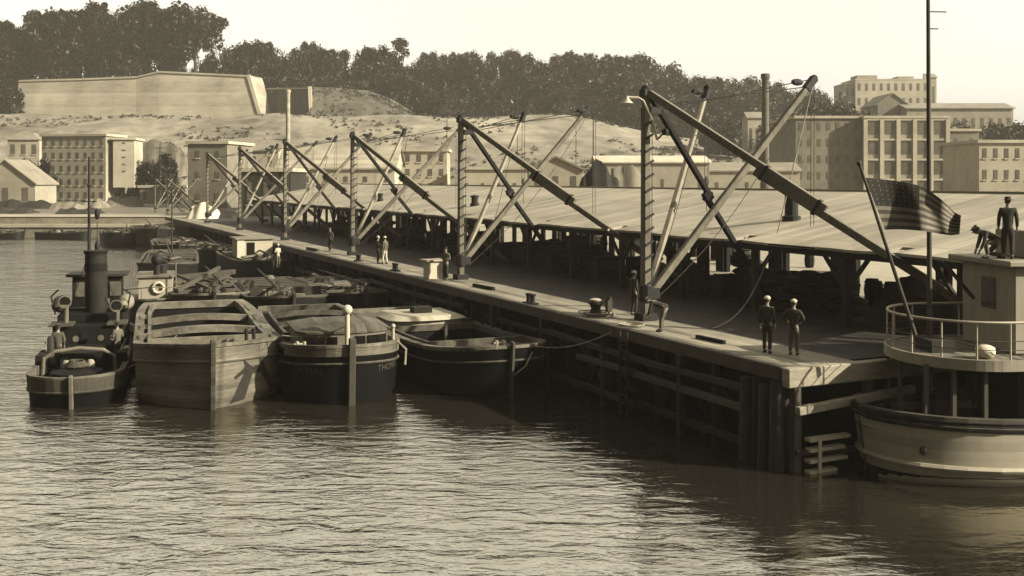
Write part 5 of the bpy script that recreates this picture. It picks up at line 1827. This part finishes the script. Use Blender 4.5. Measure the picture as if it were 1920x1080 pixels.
# ------------------------------------------------------------------ trees
def crown_mesh(seed, lobes, n, style='broad'):
    rnd = random.Random(seed)
    b = MB()
    b.nrm = []
    cs = []
    for i in range(lobes):
        a = rnd.uniform(0, 2 * PI)
        if style == 'broad':
            z = rnd.uniform(.34, .90)
            rr = .36 * math.sqrt(max(0, 1 - ((z - .58) / .38) ** 2)) * rnd.uniform(.35, 1)
            r = rnd.uniform(.09, .17)
        elif style == 'bush':
            z = rnd.uniform(.10, .86)
            rr = .46 * math.sqrt(max(0, 1 - ((z - .35) / .6) ** 2)) * rnd.uniform(.3, 1)
            r = rnd.uniform(.11, .19)
        elif style == 'sparse':
            z = rnd.uniform(.42, .97)
            rr = .20 * rnd.uniform(.1, 1) * (1.3 - z * .6)
            r = rnd.uniform(.035, .075)
        else:                                   # leaning umbrella crown
            z = rnd.uniform(.50, .95)
            rr = .42 * math.sqrt(max(0, 1 - ((z - .70) / .27) ** 2)) * rnd.uniform(.3, 1)
            r = rnd.uniform(.08, .14)
        cs.append((Vector((rr * math.cos(a), rr * math.sin(a), z)), r))
    for c, r in cs:
        k = int(n / lobes)
        for _ in range(k):
            d = Vector((rnd.gauss(0, 1), rnd.gauss(0, 1), rnd.gauss(0, 1))).normalized()
            p = c + d * r * rnd.uniform(.55, 1.08) * Vector((1, 1, .8)).length / 1.62
            s = rnd.uniform(.015, .032) * (1 if style != 'sparse' else .7)
            u = Vector((rnd.gauss(0, 1), rnd.gauss(0, 1), rnd.gauss(0, 1)))
            u = (u - d * u.dot(d) * .7).normalized()
            w = d.cross(u).normalized()
            b.add([p - u * s, p + w * s * .8, p + u * s, p - w * s * .8], [(0, 1, 2, 3)], 0 if rnd.random() < .6 else 1)
            nr_ = (d + Vector((p.x, p.y, p.z - .5)) * 1.2 + Vector((rnd.gauss(0, .45), rnd.gauss(0, .45), rnd.gauss(0, .45)))).normalized()
            b.nrm += [nr_] * 4
    t = MB()
    t.path([(0, 0, -.08), (.01, 0, .2), (.0, .01, .45), (.01, 0, .75)], [.032, .024, .018, .006], 7)
    for c, r in cs[:9]:
        z0 = rnd.uniform(.22, .5)
        t.path([(0, 0, z0), (c.x * .5, c.y * .5, (z0 + c.z) / 2 + .03), tuple(c)], [.012, .008, .003], 5)
    return b, t


protos = {}


def tree(kind, loc, h, w=1.0, label='', group=None, cat='tree'):
    if kind not in protos:
        st, seed, lobes, n = {'a': ('broad', 1, 26, 6000), 'b': ('broad', 2, 30, 6000), 'c': ('bush', 3, 28, 6000), 'd': ('bush', 4, 24, 5600), 's': ('sparse', 5, 26, 1500), 'u': ('umb', 6, 26, 3800)}[kind]
        cb, tb = crown_mesh(seed, lobes, n, st)
        r = thing('tree' if kind not in 'cd' else 'bushy_tree', label, cat, loc, 0, group)
        cr_ = cb.build('crown', [M['leaf'], M['leaf_mid']], r)
        cr_.data.polygons.foreach_set('use_smooth', [True] * len(cr_.data.polygons))
        cr_.data.normals_split_custom_set_from_vertices([tuple(q) for q in cb.nrm])
        tb.build('trunk', M['bark'], r, True)
        r.scale = (h * w, h * w, h)
        r.rotation_euler.z = random.uniform(0, 6)
        protos[kind] = r
        return r
    r = dup(protos[kind], loc, random.uniform(0, 6.28), label, group, (h * w, h * w, h))
    if group is None and 'group' in r.keys():
        del r['group']
    return r


def treep(kind, px, top, Y, w=1.0, label='', group=None, zb=None):
    p = at(px, top, Y)
    base = hz(p.x, Y) if zb is None else zb
    h = max(4, (p.z - base) / .97)
    return tree(kind, Vector((p.x, Y, base - .3)), h, w, label, group)


GL, GM, GR, GF = 'tall trees above the big rampart', 'woodland trees on the middle ridge', 'woodland trees on the right ridge', 'lower bushy trees in front of the wood'
LL = 'tall dark tree crowding above the big left rampart'
for i, (px, top, k, w, zb) in enumerate([(-12, 38, 'b', 1.0, 46), (22, 56, 'c', .9, 46), (58, 50, 'a', 1.0, 46), (88, 24, 'b', .95, 46), (120, 16, 'a', .9, 46), (150, 20, 'b', .85, 46), (236, 22, 'a', .9, 46), (270, 10, 'b', 1.0, 46), (304, 4, 'a', 1.1, 46),
                                         (10, 96, 'c', .9, 40), (60, 90, 'd', .9, 44), (112, 78, 'c', .8, 46), (160, 82, 'd', .85, 46), (206, 74, 'c', .8, 46), (250, 84, 'd', .8, 46), (290, 80, 'c', .7, 46), (325, 92, 'd', .7, 48)]):
    treep(k, px, top, 448 + (i * 7) % 24 - (6 if i > 8 else 0), w, LL if i < 9 else 'lower bushy tree filling the gaps above the big left rampart', GL if i < 9 else 'bushy trees above the big rampart', zb)
treep('s', 190, 8, 450, 1.0, 'thin sparse tree with see-through crown between the dense left trees', None, 46)
treep('s', 176, 14, 452, .8, 'short sparse twin beside the thin see-through tree', None, 46)
treep('u', 366, 20, 446, 1.0, 'tree with an overhanging crown at the right end of the left group', None, 48)
treep('d', 20, 160, 408, .8, 'dark low bush against the left end of the big rampart', None, 30)
treep('c', 2, 172, 404, .7, 'dark low bush at the left frame edge below the rampart trees', None, 30)
mid = [(385, 104, 'c'), (412, 94, 'd'), (440, 86, 'c'), (466, 82, 'b'), (488, 74, 'a'), (512, 88, 'd'), (540, 98, 'c'), (566, 92, 'a'), (582, 80, 'b'), (606, 88, 'a'), (634, 98, 'u'), (655, 128, 'd'), (672, 112, 'c'), (690, 90, 'b'), (712, 86, 'a'), (736, 118, 'c'), (760, 122, 'd'),
       (784, 110, 'c'), (806, 99, 'b'), (832, 102, 'd'), (858, 97, 'a'), (882, 98, 'b'), (908, 106, 'c'), (930, 99, 'a'), (955, 95, 'b'), (978, 97, 'a')]
for i, (px, top, k) in enumerate(mid):
    treep(k, px, top, 455 + (i * 11) % 30, .55 + .05 * (i % 4), 'broad dark woodland tree on the ridge behind the two bastions', GM)
treep('s', 749, 76, 470, 1.1, 'lone thin feathery tree standing above the middle wood')
for i, (px, top, k) in enumerate([(1003, 118, 'c'), (1024, 111, 'd'), (1050, 104, 'b'), (1076, 98, 'a'), (1098, 103, 'b'), (1124, 106, 'c'), (1152, 101, 'a'), (1176, 107, 'd'), (1196, 104, 'b'), (1222, 112, 'c'), (1246, 118, 'd'), (1268, 130, 'c'), (1290, 140, 'd'), (1312, 147, 'c'), (1340, 154, 'd'), (1366, 150, 'c'), (1392, 146, 'd'), (1418, 146, 'c'), (1448, 150, 'd'), (1478, 164, 'c'), (1505, 172, 'd'), (1532, 170, 'c'), (1560, 174, 'd')]):
    treep(k, px, top, 440 + (i * 13) % 34, .75, 'dense rounded tree of the wood running down the right ridge', GR)
rt = random.Random(9)
for i in range(74):
    px = 500 + i * 13.6 + rt.uniform(-8, 8)
    base = 140 if px < 1000 else 132 + max(0, px - 1230) * .12
    if px < 800:
        top, Y = base + rt.uniform(-4, 26), 436 + rt.uniform(0, 12)
    else:
        top, Y = base + rt.uniform(0, 66), 424 + rt.uniform(-14, 22)
    treep(rt.choice('cdcdab'), px, top, Y, 1.05, 'lower bushy tree along the front of the ridge wood', GF)
for i, px in enumerate((480, 500, 522, 546, 566)):
    treep('dc'[i % 2], px, 150, 440, .9, 'bushy tree above the shadowed rampart face', 'trees above the shadowed rampart')
for px, top, Y, lab in ((66, 296, 250, 'dark leafy tree between the gabled house and the tenement'), (48, 306, 246, 'smaller dark tree just behind the gable of the left house'),
                        (268, 300, 262, 'loose pale bush on the bank right of the tenement'), (310, 285, 262, 'scrubby tree on the bank left of the dark block'), (235, 372, 236, 'low bush in front of the bright end block')):
    treep('d', px, top, Y, .85, lab, None, 2.9)
for i, (px, top, Y) in enumerate([(1520, 200, 300), (1548, 196, 305), (1575, 204, 300), (1600, 206, 310), (1630, 214, 300), (1800, 228, 280), (1840, 236, 285), (1880, 230, 290), (1915, 232, 290), (1460, 214, 320), (1490, 218, 320), (1350, 214, 350), (1376, 220, 350)]):
    treep('cd'[i % 2], px, top, Y, 1.0, 'hazy bushy tree among the buildings of the right hillside', 'trees on the right hillside')

# ------------------------------------------------------------------ light, air, camera
world = bpy.data.worlds.new('World')
scene.world = world
world.use_nodes = True
N, K = world.node_tree.nodes, world.node_tree.links
bg = N['Background']
sky = N.new('ShaderNodeTexSky')
sky.sky_type = 'NISHITA'
sky.sun_disc = False
SUN = Vector((.94, -.34, 0)).normalized()
EL = R(27)
sky.sun_elevation = EL
sky.sun_rotation = math.atan2(SUN.x, SUN.y)
sky.air_density = 1.0
sky.dust_density = 3.0
bw = N.new('ShaderNodeRGBToBW')
K.new(sky.outputs[0], bw.inputs[0])
sc_ = N.new('ShaderNodeVectorMath')
sc_.operation = 'SCALE'
sc_.inputs[0].default_value = (1.0, .95, .84)
pw = N.new('ShaderNodeMath')
pw.operation = 'POWER'
pw.inputs[1].default_value = .8
ml_ = N.new('ShaderNodeMath')
ml_.operation = 'MULTIPLY'
ml_.inputs[1].default_value = 3.75
K.new(bw.outputs[0], pw.inputs[0])
K.new(pw.outputs[0], ml_.inputs[0])
tc_ = N.new('ShaderNodeTexCoord')
sx_ = N.new('ShaderNodeSeparateXYZ')
K.new(tc_.outputs['Generated'], sx_.inputs[0])
rp_ = N.new('ShaderNodeValToRGB')          # sky shaped: middle band raised so the water reflects brighter
for e_, (p_, v_) in zip([rp_.color_ramp.elements[0], rp_.color_ramp.elements[1]] + [rp_.color_ramp.elements.new(.5) for _ in range(3)], ((0, .36), (1, .26), (.16, .40), (.35, .80), (.60, .80))):
    e_.position = p_
    e_.color = (v_, v_, v_, 1)
K.new(sx_.outputs['Z'], rp_.inputs[0])
m2_ = N.new('ShaderNodeMath')
m2_.operation = 'MULTIPLY'
K.new(ml_.outputs[0], m2_.inputs[0])
K.new(rp_.outputs[0], m2_.inputs[1])
dt_ = N.new('ShaderNodeVectorMath')         # sky shaped: dimmed behind and to the left to darken shaded faces
dt_.operation = 'DOT_PRODUCT'
dt_.inputs[1].default_value = (.34, .94, 0)
K.new(tc_.outputs['Generated'], dt_.inputs[0])
mr_ = N.new('ShaderNodeMapRange')
mr_.interpolation_type = 'SMOOTHSTEP'
for n_, v_ in (('From Min', -.25), ('From Max', .62), ('To Min', .22), ('To Max', 1.0)):
    mr_.inputs[n_].default_value = v_
K.new(dt_.outputs['Value'], mr_.inputs['Value'])
m3_ = N.new('ShaderNodeMath')
m3_.operation = 'MULTIPLY'
K.new(m2_.outputs[0], m3_.inputs[0])
K.new(mr_.outputs[0], m3_.inputs[1])
K.new(m3_.outputs[0], sc_.inputs['Scale'])
K.new(sc_.outputs[0], bg.inputs['Color'])
bg.inputs['Strength'].default_value = SKY
sl_ = bpy.data.lights.new('sun', 'SUN')
sl_.energy = SUNE
sl_.angle = R(.6)
sl_.color = (1.0, .94, .82)
so = bpy.data.objects.new('sun', sl_)
C.objects.link(so)
dirv = Vector((SUN.x * math.cos(EL), SUN.y * math.cos(EL), math.sin(EL)))
so.rotation_euler = dirv.to_track_quat('Z', 'Y').to_euler()
so.location = (60, -40, 80)

if HAZE > 0:
    b = MB(); b.box(-700, 700, -40, 640, -5, 125)
    hm = bpy.data.materials.new('haze_air')
    hm.use_nodes = True
    hn = hm.node_tree.nodes
    hn.remove(hn['Principled BSDF'])
    pv = hn.new('ShaderNodeVolumePrincipled')
    pv.inputs['Color'].default_value = (.96, .885, .71, 1)
    pv.inputs['Density'].default_value = HAZE
    pv.inputs['Anisotropy'].default_value = .2
    hm.node_tree.links.new(pv.outputs[0], hn['Material Output'].inputs['Volume'])
    tag(b.build('haze', hm), 'thin pale haze over the harbour', kind='stuff')

cam = bpy.data.cameras.new('camera')
co = bpy.data.objects.new('camera', cam)
C.objects.link(co)
co.location = (0, 0, CZ)
co.rotation_euler = (R(90), 0, 0)
cam.sensor_width = 36
cam.lens = 36 * F / 1920
cam.shift_y = -(540 - HY) / 1920
cam.clip_end = 3000
cam.clip_start = .1
scene.camera = co
scene.view_settings.view_transform = 'Standard'
scene.view_settings.look = 'None'
scene.view_settings.exposure = EXPO
scene.view_settings.gamma = 1
scene.cycles.max_bounces = 6
scene.cycles.diffuse_bounces = 2
scene.cycles.glossy_bounces = 3
scene.cycles.transmission_bounces = 2
scene.cycles.volume_bounces = 0
scene.cycles.caustics_reflective = False
scene.cycles.caustics_refractive = False
